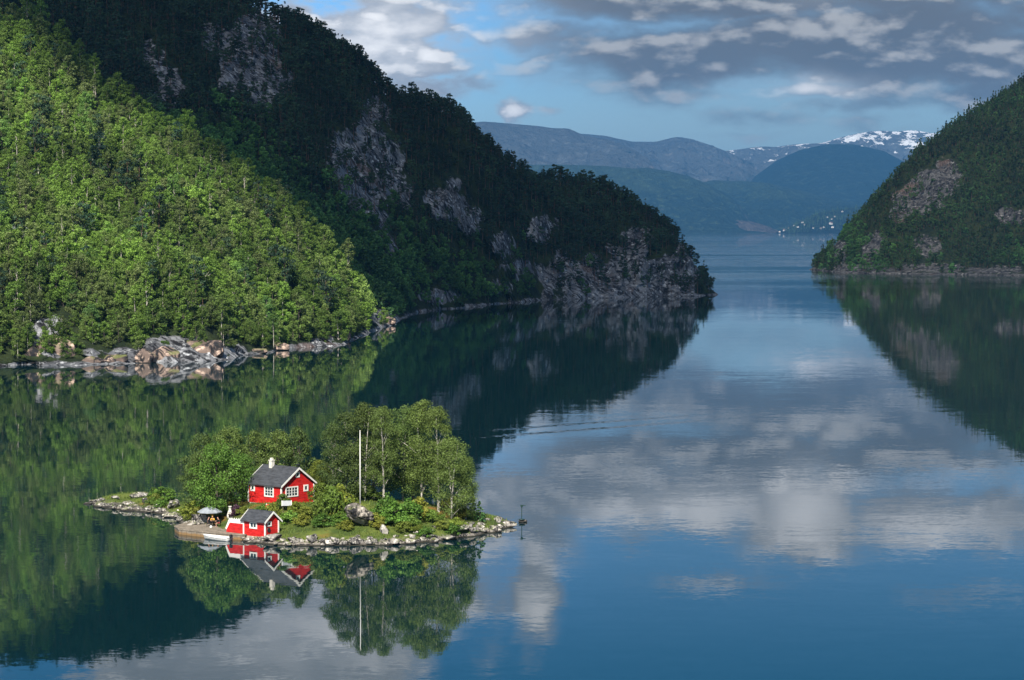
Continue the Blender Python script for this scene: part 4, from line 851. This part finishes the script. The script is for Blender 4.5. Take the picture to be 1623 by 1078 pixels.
# outdoor fireplace
x, y, z = on(363, 351.5); fe = empty('fireplace', (x, y, z - .1), R(20), 'whitewashed bottle-shaped outdoor fireplace at the back of the terrace', 'fireplace')
b = MB(); b.lathe([(.46, 0), (.46, .35), (.42, .55), (.30, .95), (.21, 1.15), (.20, 1.55), (.26, 1.57), (.26, 1.66), (.2, 1.68)], (0, 0, 0), 14); b.obj('body', M['chalk'], fe, True)
b = MB(); b.box((-.1, -.42, .42), (.42, .12, .36)); b.obj('dark_hollow_block', M['black'], fe)  # solid black block, painting the shade of the hearth's hollow
# dry stone wall behind the table, solar panel, posts
def rock_mesh(seed, sub=3, sq=(1, .8, .6), amp=.28, flat=.0, scale=1.0):
    import bmesh
    bm = bmesh.new(); bmesh.ops.create_icosphere(bm, subdivisions=sub, radius=1.0); V_ = np.array([v.co[:] for v in bm.verts])
    rs = np.random.RandomState(seed)
    for k in range(13):                                            # chop facets off the ball
        n_ = rs.normal(size=3); n_ /= np.linalg.norm(n_); h_ = rs.uniform(.48, .80); dd = V_ @ n_ - h_; V_ = V_ - np.clip(dd, 0, None)[:, None] * n_ * .92
    cr_ = fbm(V_[:, 0] * 2.2 + seed, V_[:, 1] * 2.2, V_[:, 2] * 3.5, 3, .55, True); V_ = V_ * (1 + amp * fbm(V_[:, 0] * 1.6 + seed * 3.1, V_[:, 1] * 1.6, V_[:, 2] * 1.6, 4) - amp * .45 * np.clip(cr_ - .35, 0, 1))[:, None] * np.array(sq) * scale
    for v, c in zip(bm.verts, V_): v.co = c
    me = bpy.data.meshes.new('stone_%d' % seed); bm.to_mesh(me); bm.free()
    me.polygons.foreach_set('use_smooth', [False] * len(me.polygons)); me.update(); return me
def rocko(name, me, m_, loc, rz, s, label, cat, group=None):
    if not me.materials: me.materials.append(m_)
    o = link(name, me, None, label, cat, group, None, loc, rz); o.scale = s; return o
swm = []
x, y, z = on(318, 351.5); mb = MB(); rs = np.random.RandomState(5)
for row in range(5):
    for k in range(6): mb.box((-1.2 + k * .42 + rs.uniform(-.05, .05) + .2 * (row % 2), rs.uniform(-.06, .06), .12 + row * .25), (.40 * rs.uniform(.85, 1.1), .5, .23), rz=rs.uniform(-.08, .08))
mb.obj('stone_wall', M['stone'], None, loc=(x, y, QZ - .1), rz=R(-15), label='dry stone wall piled behind the people on the quay', cat='stone wall')
x, y, z = on(453, 345.2); pe = empty('solar_panel', (x, y, z), R(5), 'tilted grey solar panel on posts in the bushes below the cabin', 'solar panel')
hz_ = zat(799, 345.2) - z; b = MB(); b.box((0, 0, hz_), (1.25, .05, .72), rx=R(-25)); b.obj('panel', M['panelgrey'], pe); b = MB()
for sx in (-1, 1): b.box((sx * .64, -.01, hz_), (.06, .07, .78), rx=R(-25))
b.obj('frame', M['white'], pe); b = MB()
for sx in (-1, 1): b.box((sx * .5, .1, hz_ / 2 - .3), (.07, .07, hz_ + .2))
b.obj('post', M['wood'], pe)
x, y, z = on(421, 345.5); pe = empty('rescue_post', (x, y, z), 0, 'white post with a red and white life ring below the cabin', 'life ring post')
b = MB(); b.box((0, 0, .55), (.12, .12, 1.5)); b.obj('post', M['white'], pe); b = MB(); tp = [(.18 + .24 * math.cos(t), -.1, .95 + .24 * math.sin(t)) for t in np.linspace(0, 2 * math.pi, 17)]; b.tube(tp, .06, 6); b.obj('life_ring', mat('ring_red', color=(.6, .06, .03)), pe)
# flagpole on the big boulder
x, y = XY(570, 337.2); gz = zat(798, 337.2)
fp = empty('flagpole', (x, y, gz - .15), 0, 'tall white flagpole standing on the big grey boulder', 'flagpole')
b = MB(); b.tube([(0, 0, 0), (0, 0, 5), (0, 0, 9.45)], [.08, .07, .045], 10); b.obj('pole', M['white'], fp, True); b = MB(); b.lathe([(.02, 9.45), (.08, 9.49), (.09, 9.55), (.05, 9.62), (.01, 9.64)], (0, 0, 0), 10); b.obj('finial', M['chalk'], fp)
bm_ = rock_mesh(101, 4, (1, .85, .78), .30); rocko('boulder', bm_, M['boulder'], (x - .1, y + .25, 3.35), R(25), (2.75, 2.2, 1.95), 'huge grey boulder with a mossy top carrying the white flagpole', 'boulder')
# skiff at the quay
def hull(L, Bm, D, n=16, th=.05):
    out_, inn = [], []
    for i_ in range(n):
        t = i_ / (n - 1); w_ = Bm / 2 * min(1, (1 - t ** 2.6)) ** .75 * (.86 + .14 * min(1, t * 3)); w_ = max(w_, .02); sh_ = D * (1 + .35 * t ** 2.2); k_ = .12 * t ** 3 * D * 2
        xx = -L / 2 + L * t
        prof = [(-w_, sh_), (-w_ * .97, sh_ * .6), (-w_ * .8, sh_ * .22 + k_), (-w_ * .35, .03 + k_), (0, k_), (w_ * .35, .03 + k_), (w_ * .8, sh_ * .22 + k_), (w_ * .97, sh_ * .6), (w_, sh_)]
        out_ += [(xx + .25 * t ** 3 * (pz / D), py_, pz) for py_, pz in prof]
        inn += [(min(xx, L / 2 - .12) + (.05 if i_ == 0 else 0) + .25 * t ** 3 * (pz / D), py_ * max(.3, 1 - th / w_ if w_ > .08 else .3), max(pz, .12 + k_) - (0 if abs(pz - sh_) < 1e-6 else -.02)) for py_, pz in prof]
    return out_, inn, 9
def skiff():
    o_, in_, m2 = hull(4.15, 1.62, .55); n = 16; b = MB(); Fo = [(i_ * m2 + k, (i_ + 1) * m2 + k, (i_ + 1) * m2 + k + 1, i_ * m2 + k + 1) for i_ in range(n - 1) for k in range(m2 - 1)]
    b.add(o_, Fo + [tuple(range(m2))]); b.add(in_, [f[::-1] for f in Fo] + [tuple(range(m2))[::-1]])
    e = empty('motor_skiff', (-38.62, 337.75, -.12), R(147), 'small white open boat with outboard motor moored at the quay', 'boat'); b.obj('hull', M['gelcoat'], e, True)
    g = MB()
    for k in (0, 8): g.tube([o_[i_ * m2 + k] for i_ in range(n)], .035, 6)
    g.tube([o_[0], o_[8]], .035, 6); g.obj('gunwale', M['white'], e)
    r_ = MB()
    for k in (1, 7): r_.tube([(p[0], p[1] * 1.02, p[2] + .08) for p in (o_[i_ * m2 + k] for i_ in range(n))], .022, 6)
    r_.obj('rubbing_strake', M['dark'], e)
    for xx, wd in ((-1.2, 1.42), (-.1, 1.5), (.95, 1.2)): t_ = MB(); t_.box((xx, 0, .40), (.3, wd, .04)); t_.obj('thwart', M['gelcoat'], e)
    mo = MB(); mo.box((-2.28, 0, .78), (.34, .30, .34)); mo.box((-2.26, 0, .97), (.26, .24, .06)); mo.box((-2.25, 0, .3), (.12, .10, .75)); mo.box((-2.12, 0, .62), (.12, .2, .16)); me_ = mo.obj('outboard_motor', M['dark'], e)
skiff()
# beacon on its own rock
x, y = XY(827, 358.2); rocko('beacon_rock', rock_mesh(77, 3, (1, .8, .6)), M['boulder'], (x + .1, y, .08), R(10), (.68, .6, .55), 'small round rock in the water carrying the sea mark', 'rock')
be = empty('sea_mark', (x, y, .36), 0, 'thin dark sea mark with a lamp, alone off the right tip of the island', 'sea mark')
b = MB(); b.lathe([(.42, 0), (.46, .04), (.44, .09), (.1, .11)], (0, 0, 0), 16); b.obj('base_plate', M['green'], be); b = MB(); b.tube([(0, 0, .05), (0, 0, 1.95)], .055, 8); b.obj('mast', M['green'], be)
b = MB(); b.lathe([(.08, 1.72), (.15, 1.8), (.15, 1.95), (.17, 1.97), (.17, 2.05), (.03, 2.1)], (0, 0, 0), 10); b.obj('lamp', M['green'], be); b = MB(); b.box((.28, 0, 1.98), (.55, .12, .09)); b.box((-.16, 0, 1.98), (.12, .1, .08)); b.obj('arm', M['green'], be)

# ------------------------------------------------------------------ trees and bushes of the island
BIRCH = [tree_meshes('birch%d' % k, 200 + k, h, r, b0, int(nc * .8), 175, .21, M['leaf_birch'], M['birch'], stems=st, r0=.13, cr=.36, limb=14, flat=.7) for k, (h, r, b0, nc, st) in enumerate(
    [(14, 3.7, 1.8, 105, 1), (14, 3.4, 3.4, 84, 2), (14, 4.1, 1.2, 120, 1), (14, 4.6, .6, 130, 2)])]
BROAD = [tree_meshes('broad%d' % k, 220 + k, 10, r, b0, nc + 14, 150, .23, m_, M['bark'], stems=2, r0=.14, cr=.32, limb=14, flat=.7) for k, (r, b0, nc, m_) in enumerate(
    [(3.9, .8, 70, M['leaf_bright']), (3.6, .6, 66, M['leaf_birch']), (3.4, 1.2, 60, M['leaf_bush']), (3.3, 1.0, 60, M['leaf_birch'])])]
G1, G2 = 'tall birches around the flagpole', 'broad leafy trees behind the cabin'
# photo column, depth, photo row of the top, width factor, kind, label
for a, d, ty_, wf, k, lb in [
    (548, 352, 650, .85, 0, 'tall slender birch left of the flagpole, nearest the cabin'), (578, 350, 636, .95, 2, 'tallest leafy birch directly behind the flagpole'), (607, 347, 640, .72, 1, 'birch with a bare white trunk showing right of the flagpole'),
    (638, 353, 640, .9, 0, 'birch in the middle of the grove behind the white-trunked one'), (668, 350, 632, .95, 2, 'highest birch on the right half of the grove'), (694, 348, 640, .8, 1, 'birch between the highest one and the drooping outer one'),
    (716, 345.5, 690, .85, 3, 'wide drooping birch at the right end of the grove'), (528, 356, 668, .7, 1, 'pale birch at the left rim of the grove'), (592, 357, 645, .85, 3, 'shaded birch at the back of the grove behind the flagpole'), (655, 358, 650, .85, 3, 'shaded birch at the back right of the grove'), (738, 348, 722, .5, 3, 'short leaning birch low over the right shore')]:
    x, y, z = on(a, d); h = zat(ty_, d) - z; s = h / 14; w2 = wf * 1.0 * (h / 14) ** .3
    tree_thing('birch_tree', BIRCH[k], (x, y, z - .1), random.Random(a).uniform(0, 6.28), (w2, w2, s), lb, 'birch tree', G1)
for a, d, ty_, wf, k, lb in [
    (342, 353, 696, 1.05, 0, 'big bright green tree left of the cabin, above the parasol'), (312, 357, 716, .75, 1, 'olive green tree at the left edge of the tree group'), (383, 357, 716, .72, 0, 'bright green tree touching the left corner of the cabin'),
    (318, 365, 684, .9, 3, 'tall grey-green tree rising behind the leftmost tree'), (362, 366, 674, .95, 1, 'olive tree rising behind the big bright tree'), (405, 366, 680, .9, 3, 'olive tree standing behind the chimney'), (440, 366, 680, .85, 1, 'olive tree behind the middle of the cabin roof'), (472, 365, 674, .8, 3, 'olive tree rising behind the cabin gable'),
    (505, 361, 728, .62, 2, 'small dark tree between the cabin and the birches'), (520, 358, 740, .55, 2, 'low dark tree at the right corner of the cabin')]:
    x, y, z = on(a, d); h = zat(ty_, d) - z; s = h / 10
    tree_thing('leafy_tree', BROAD[k], (x, y, z - .1), random.Random(a + 1).uniform(0, 6.28), (wf, wf, s), lb, 'leafy tree', G2)
BUSH = [tree_meshes('bush%d' % k, 240 + k, 2.0, 1.15, .15, 26, 70, .20, m_, M['bark'], r0=.04, cr=.38, limb=5) for k, m_ in enumerate([M['leaf_bush'], M['leaf_bright'], M['leaf_bush'], M['leaf_purple']])]
for a, d, h, wf, k, lb in [
    (446, 346.5, 1.9, 1.0, 0, 'leafy bush under the front corner of the cabin'), (432, 344, 1.7, 1.0, 2, 'bush above the boathouse roof'), (466, 344.5, 1.6, 1.1, 2, 'orange-tinged bush below the right cabin window'), (484, 342, 1.5, 1.2, 0, 'bush between the cabin gable and the shore'), (455, 341, 1.6, 1.2, 1, 'green bush right of the boathouse'), (478, 339, 1.4, 1.2, 0, 'low bush above the round shore stones'),
    (509, 342, 3.0, 1.1, 2, 'dark rounded bush right of the cabin'), (525, 341, 3.9, 1.15, 0, 'tall dark bush left of the big boulder'), (540, 342.5, 3.6, 1.3, 2, 'dark bush touching the left side of the big boulder'), (512, 338, 1.7, 1.4, 1, 'bright low bush near the white stone'), (506, 352, 2.6, 1.0, 0, 'bush behind the right corner of the cabin'),
    (610, 340, 3.3, 1.0, 1, 'bright green upright bush right of the big boulder'), (624, 338.5, 3.0, 1.3, 1, 'bright green bush above the grey standing stone'), (645, 340, 2.8, 1.5, 1, 'wide bright green bush under the birches'), (664, 342, 2.4, 1.2, 0, 'bush at the foot of the right birches'), (597, 337, 1.7, 1.0, 2, 'small bush between the boulder and the standing stone'), (640, 336.5, 1.2, 1.4, 0, 'low bush close above the shore stones'),
    (684, 341, 1.5, 1.3, 0, 'low yellow-green bush on the right slope'), (716, 349, 2.2, 1.3, 2, 'dark bush near the right shore'), (732, 348, 1.6, 1.2, 2, 'low dark bush beside the little spruces'), (258, 377, 1.9, 1.5, 1, 'lone yellow-green bush on the low islet to the left'), (243, 379, 1.5, 1.0, 0, 'dark bush beside the lone yellow-green one'),
    (372, 351, 1.5, .9, 3, 'purple-leaved shrub at the left corner of the cabin'), (385, 349.5, 1.0, 1.1, 0, 'low bush on the bank above the fireplace'), (352, 353, 1.3, 1.2, 0, 'bush behind the fireplace'), (302, 356, 2.2, 1.4, 2, 'dark bush under the leftmost tree'), (318, 354, 1.8, 1.3, 2, 'dark bush above the stone wall'), (292, 360, 1.3, 1.2, 2, 'low dark bush above the left shore stones'),
    (410, 343.6, 1.0, 1.1, 1, 'small green bush hard behind the boathouse'), (698, 339.5, 1.0, 1.2, 2, 'low bush by the white post on the right shore'), (556, 352, 2.2, 1.5, 2, 'undergrowth bush beneath the birches left of the pole'), (585, 351, 1.8, 1.6, 0, 'undergrowth bush beneath the birches right of the pole')]:
    x, y, z = on(a, d); s = h / 2.0 * 1.15
    tree_thing('bush', BUSH[k], (x, y, z - .08), random.Random(a + 2).uniform(0, 6.28), (wf * s ** .5, wf * s ** .5, s), lb, 'bush', 'bushes on the island')
rs = np.random.RandomState(33)
for q_ in range(46):
    if q_ < 34: a = rs.uniform(500, 790); d = rs.uniform(335.5, 343) + max(0, a - 740) * .17
    elif q_ < 40: a = rs.uniform(195, 275); d = rs.uniform(370, 386)
    else: a = rs.uniform(398, 480); d = rs.uniform(341.5, 347)
    x, y, z = on(a, d)
    if z < .45: continue
    s = rs.uniform(.35, .8); tree_thing('low_bush', BUSH[rs.randint(3)], (x, y, z - .08), rs.uniform(0, 6.28), (s * 1.5, s * 1.5, s), 'low bush growing on the open turf of the island', 'bush', 'low bushes on the island turf')
SM = tree_meshes('small_spruce', 260, 3.4, .95, .1, 34, 50, .20, M['leaf_shade'], M['bark'], 'cone', r0=.05, cr=.3, limb=2)
for a, ty_, lb in ((749, 800 - 15, 'small young spruce, the left one of the pair by the right tip'), (760, 795, 'small young spruce, the right one of the pair by the right tip')):
    x, y, z = on(a, 349); h = (818 - ty_) * .085 + .9; tree_thing('young_spruce', SM, (x, y, z - .1), a, (1, 1, h / 3.4), lb, 'young spruce', 'pair of young spruces')

# ------------------------------------------------------------------ stones
STM = [rock_mesh(300 + k, 3, sq, .26) for k, sq in enumerate([(1, .8, .62), (1, .75, .5), (1, .9, .75), (1, .7, .45), (1, .85, .6), (1, .8, .7)])]
for m_ in STM: m_.materials.append(M['stone'])
for k, (a, d, w_, h, lb) in enumerate([(432, 334.2, 2.2, 1.4, 'pale rounded boulder beside the boathouse'), (493, 332.6, 2.0, 1.6, 'large rounded stone on the shore below the dark bush'), (524, 332.2, 1.6, 1.2, 'flat stone next to the large rounded one'), (563, 332.2, 1.7, 1.4, 'round stone on the shore under the big boulder'), (607, 335.5, 1.2, 1.5, 'upright grey stone right of the big boulder'),
    (659, 341, 1.0, 1.6, 'upright stone half hidden in the bushes'), (272, 370, 2.0, 1.7, 'big white-faced rock on the islet beside the trees'), (232, 376, 1.5, 1.3, 'pale rock in the middle of the islet'), (219, 382, 2.5, .9, 'flat pale slab on top of the islet'), (181, 381, 1.3, .7, 'pale rock near the far end of the islet'), (268, 364.5, 1.9, .9, 'flat grey rock at the water left of the trees'),
    (730, 342, 2.2, .8, 'long pale slab on the right shore'), (805, 352.5, 2.0, 1.1, 'last big rock at the right tip'), (790, 352, 1.3, 1.2, 'white-topped rock before the right tip'), (785, 347, 1.3, 1.0, 'dark-sided rock on the right spit'), (310, 349.5, 1.9, 1.0, 'pale sloping slab at the left end of the quay terrace'), (292, 352, 1.3, .8, 'grey rock at the left end of the quay'), (760, 345, 1.4, .7, 'flat stone on the right spit'), (462, 332.6, 1.3, .9, 'grey stone at the waterline halfway between the boathouse and the large rounded stone'), (544, 332, 1.1, .8, 'small rounded stone at the waterline left of the big boulder'), (588, 332.3, 1.4, .9, 'low stone at the waterline just right of the big boulder'), (622, 332.8, 1.6, 1.0, 'pale stone at the waterline below the bright green bushes'), (650, 333.6, 1.3, .9, 'grey stone at the waterline below the standing birches'), (688, 335.5, 1.7, 1.0, 'broad stone at the waterline below the right birches'), (712, 337.8, 1.9, .9, 'long stone at the waterline left of the long pale slab'), (748, 342.3, 1.6, .9, 'pale stone at the waterline right of the long pale slab'), (248, 371, 1.3, .9, 'grey stone below the lone bush on the islet'), (200, 376, 1.5, .8, 'pale flat stone on the outer islet'), (160, 382, 1.2, .6, 'outermost low stone on the islet tip')]):
    x, y = XY(a, d); z = max(iz(x, y), 0); o = rocko('shore_rock', STM[k % 6], None, (x, y, z + h * .22), k * 1.3, (w_ * .72, w_ * .62, h * 1.05), lb, 'rock', 'larger rocks round the island')
rs = np.random.RandomState(11); k = 0
front = [(p[0], p[1]) for p in il]; cum = 0; nst = 0
for i_ in range(len(front) - 1):
    A, B = np.array(front[i_]), np.array(front[i_ + 1]); Ls = np.linalg.norm(B - A); a_ = proj(np.array([A[0], A[1], 0.]))[0]
    isf = A[1] < 356 or a_ < 290
    if not isf or (285 < a_ < 385 and A[1] < 350) or A[1] > 388: continue
    for r_ in range(3 if a_ > 385 else 2):
        for q_ in range(max(1, int(Ls / (1.25)))):
            t = rs.rand(); P_ = A + (B - A) * t; tn = (B - A) / Ls; nrm = np.array([-tn[1], tn[0]]); P_ = P_ + nrm * (rs.uniform(-.25, .5) + .9 * r_) ; sz = (.28 + .9 * rs.beta(1.3, 2.4)) * (1 if r_ < 2 else .85)
            z = iz(P_[0], P_[1])
            if z < -.35: continue
            o = rocko('shore_stone', STM[rs.randint(6)], None, (P_[0], P_[1], max(z, -.05) + sz * .12), rs.uniform(0, 6.28), (sz, sz * rs.uniform(.7, 1), sz * rs.uniform(.6, 1.0)), 'loose pale stone lying along the waterline of the island', 'stone', 'loose stones along the island shore'); nst += 1
print('STONES', nst)
# grass and low plants of the island
rs = np.random.RandomState(21); n = 60000; gx = rs.uniform(-66, 2, n); gy = rs.uniform(330, 395, n); gz = island_z(gx, gy)
hl = empty  # (name reuse guard)
lx, ly = (gx - (-31.6)), (gy - 355.4); inh = (np.abs(lx * ax[0] + ly * ax[1]) < 3.2) & (np.abs(lx * ay[0] + ly * ay[1]) < 3.4)
quayin = inside(QF + QB, gx, gy); patch = fbm(gx / 1.8, gy / 1.8, oct=3) > -.25
ok = (gz > .30) & ~inh & ~quayin & patch; gx, gy, gz = gx[ok], gy[ok], gz[ok]; n = len(gx)
hh = rs.uniform(.10, .38, n); th = rs.uniform(0, 6.28, n); ww = rs.uniform(.03, .08, n); lean = rs.normal(size=(n, 2)) * .12
V_ = np.stack([np.stack([gx - np.cos(th) * ww, gy - np.sin(th) * ww, gz - .03], 1), np.stack([gx + np.cos(th) * ww, gy + np.sin(th) * ww, gz - .03], 1), np.stack([gx + lean[:, 0], gy + lean[:, 1], gz + hh], 1)], 1).reshape(-1, 3)
M['grass'] = foliage('grass_blades', [(.11, .16, .03), (.11, .16, .03)], .2, .5)
link('grass', mesh_np('grass', V_, np.arange(3 * n).reshape(-1, 3), [M['grass']]), kind='stuff', label='yellow-green grass and herbs growing over the island')
# slabs of bare rock along the foot of the sunlit slope
OUT = [rock_mesh(400 + k, 5, sq, .16) for k, sq in enumerate([(1, .6, .5), (1, .7, .42), (1, .6, .62)])]
for m_ in OUT: m_.materials.append(M['outcrop']); m_.polygons.foreach_set('use_smooth', [True] * len(m_.polygons))
for k, (a, y_, w_, h, lb) in enumerate([(318, 571, 20, 9.0, 'big reddish rock slab at the water in the middle of the sunlit shore'), (262, 574, 9, 6.5, 'dark jointed rock left of the big shore slab'), (232, 576, 7, 5.0, 'small brown rock left of the jointed one'), (182, 577, 11, 4.0, 'low flat brown ledge on the left shore'), (85, 577, 13, 12.0, 'steep reddish bluff at the far left shore'), (58, 578, 8, 6.0, 'rock at the foot of the reddish bluff'),
    (405, 561, 11, 2.4, 'thin pale ledge sloping into the water'), (440, 556, 8, 4.0, 'shaded rock under the trees right of the pale ledge'), (513, 547, 7, 6.5, 'squat split rock in front of the bright trees'), (545, 541, 7, 4.5, 'dark rock right of the squat split one'), (605, 516, 12, 6.0, 'pale rock point where the sunlit shore ends'), (150, 578, 8, 2.8, 'low stone ledge below the left trees')]):
    d = F * H / (y_ - HZ) + 1.5; x, yy = XY(a, d); rocko('rock_outcrop', OUT[k % 3], None, (x, yy + w_ * .12, h * .18), R(-12 + 31 * (k % 3) - 20), (w_ * .58, w_ * .5, h * 1.25), lb, 'rock outcrop', 'rock outcrops along the sunlit shore')
# ------------------------------------------------------------------ the village on the far point
M['whitewall'] = mat('village_white', color=(.55, .54, .51), var=.08); M['vroof'] = mat('village_roof', color=(.15, .10, .09), var=.2)
vb = MB(); x, y = 7, 5; vb.prism([(-x, y, -2), (x, y, -2), (x, y, 6), (0, y, 11), (-x, y, 6)], (0, -2 * y, 0)); vwall = vb.mesh('village_wall', M['whitewall'])
vb = MB(); vb.prism([(-x - 1, y + .8, 5.5), (0, y + .8, 11.3), (x + 1, y + .8, 5.5), (x + 1, y + .8, 6.1), (0, y + .8, 11.9), (-x - 1, y + .8, 6.1)], (0, -2 * y - 1.6, 0)); vroof = vb.mesh('village_roof', M['vroof'])
for k, (a, b_, s, lb) in enumerate([(1235, 367, .9, 'white house alone at the tip of the far point'), (1243, 365, 1.6, 'long pale building low on the far point'), (1249, 361, 1.0, 'white house above the long pale building'), (1258, 357.5, 1.0, 'white house at the shoulder of the far point'), (1264, 359.5, 1.0, 'pale house beside the shoulder'), (1271, 352.5, 1.1, 'white house high above the pale houses'), (1274, 356, .9, 'pale house under the high one'), (1300, 362, 1.3, 'white house at the foot of the village slope'),
    (1305, 360, 1.0, 'pale house over the village shore'), (1310, 344, .9, 'small white house in the upper village'), (1318, 347, 1.0, 'white house in the middle of the upper village'), (1322, 343, .9, 'highest but one white house in the village'), (1316, 354.5, 1.7, 'long white building beside the right hill'), (1319, 360, 1.2, 'bright white house nearest the right hill'), (1334, 335.5, 1.1, 'topmost white house of the village'), (1296, 350, .8, 'tiny pale house in the village woods'), (1288, 361, .9, 'pale house in the middle of the village shore')]):
    # find where the line of sight meets the village slope
    best = None
    for Yt in np.linspace(16400, 17300, 181):
        i_ = min(len(hx) - 1, max(0, np.searchsorted(hx, a))); j_ = np.argmin(np.abs(HY[:60, i_] - Yt)); 
        if HZh[j_, i_] >= zat(b_, Yt): best = Yt; break
    Yt = best or 17250; x, _ = XY(a, Yt)
    e = empty('village_house', (x, Yt - 12, zat(b_, Yt) - 4), k * .7, lb, 'house', 'white houses of the far village'); e.scale = (s * .95, s * .8, s * .75); link('wall', vwall, e); link('roof', vroof, e)
ns = 1500; rs = np.random.RandomState(9); ia, ja = rs.randint(5, len(hx) - 5, ns), rs.randint(6, 60, ns)
gn_forest('village_woods', HX[ja, ia] + rs.uniform(-6, 6, ns), HY[ja, ia], HZh[ja, ia] - 1, rs.uniform(0, 6, ns), rs.uniform(1.0, 2.2, ns), rs.randint(0, 2, ns), SPRUCE[:2], 'dark trees covering the far village point')
# ------------------------------------------------------------------ haze
HAZE = 2.9e-5
b = MB(); b.box((0, 21500, 600), (34000, 51000, 1350)); hm = bpy.data.materials.new('haze'); hm.use_nodes = True; hm.node_tree.nodes.clear(); T = NT(hm.node_tree)
pv = T.node('ShaderNodeVolumePrincipled', {'Color': (.08, .31, .68, 1), 'Density': HAZE, 'Anisotropy': 0.0}); T.l.new(pv.outputs[0], T.node('ShaderNodeOutputMaterial').inputs['Volume'])
b.obj('haze', hm, kind='stuff', label='thin blue air between the viewer and the far mountains')
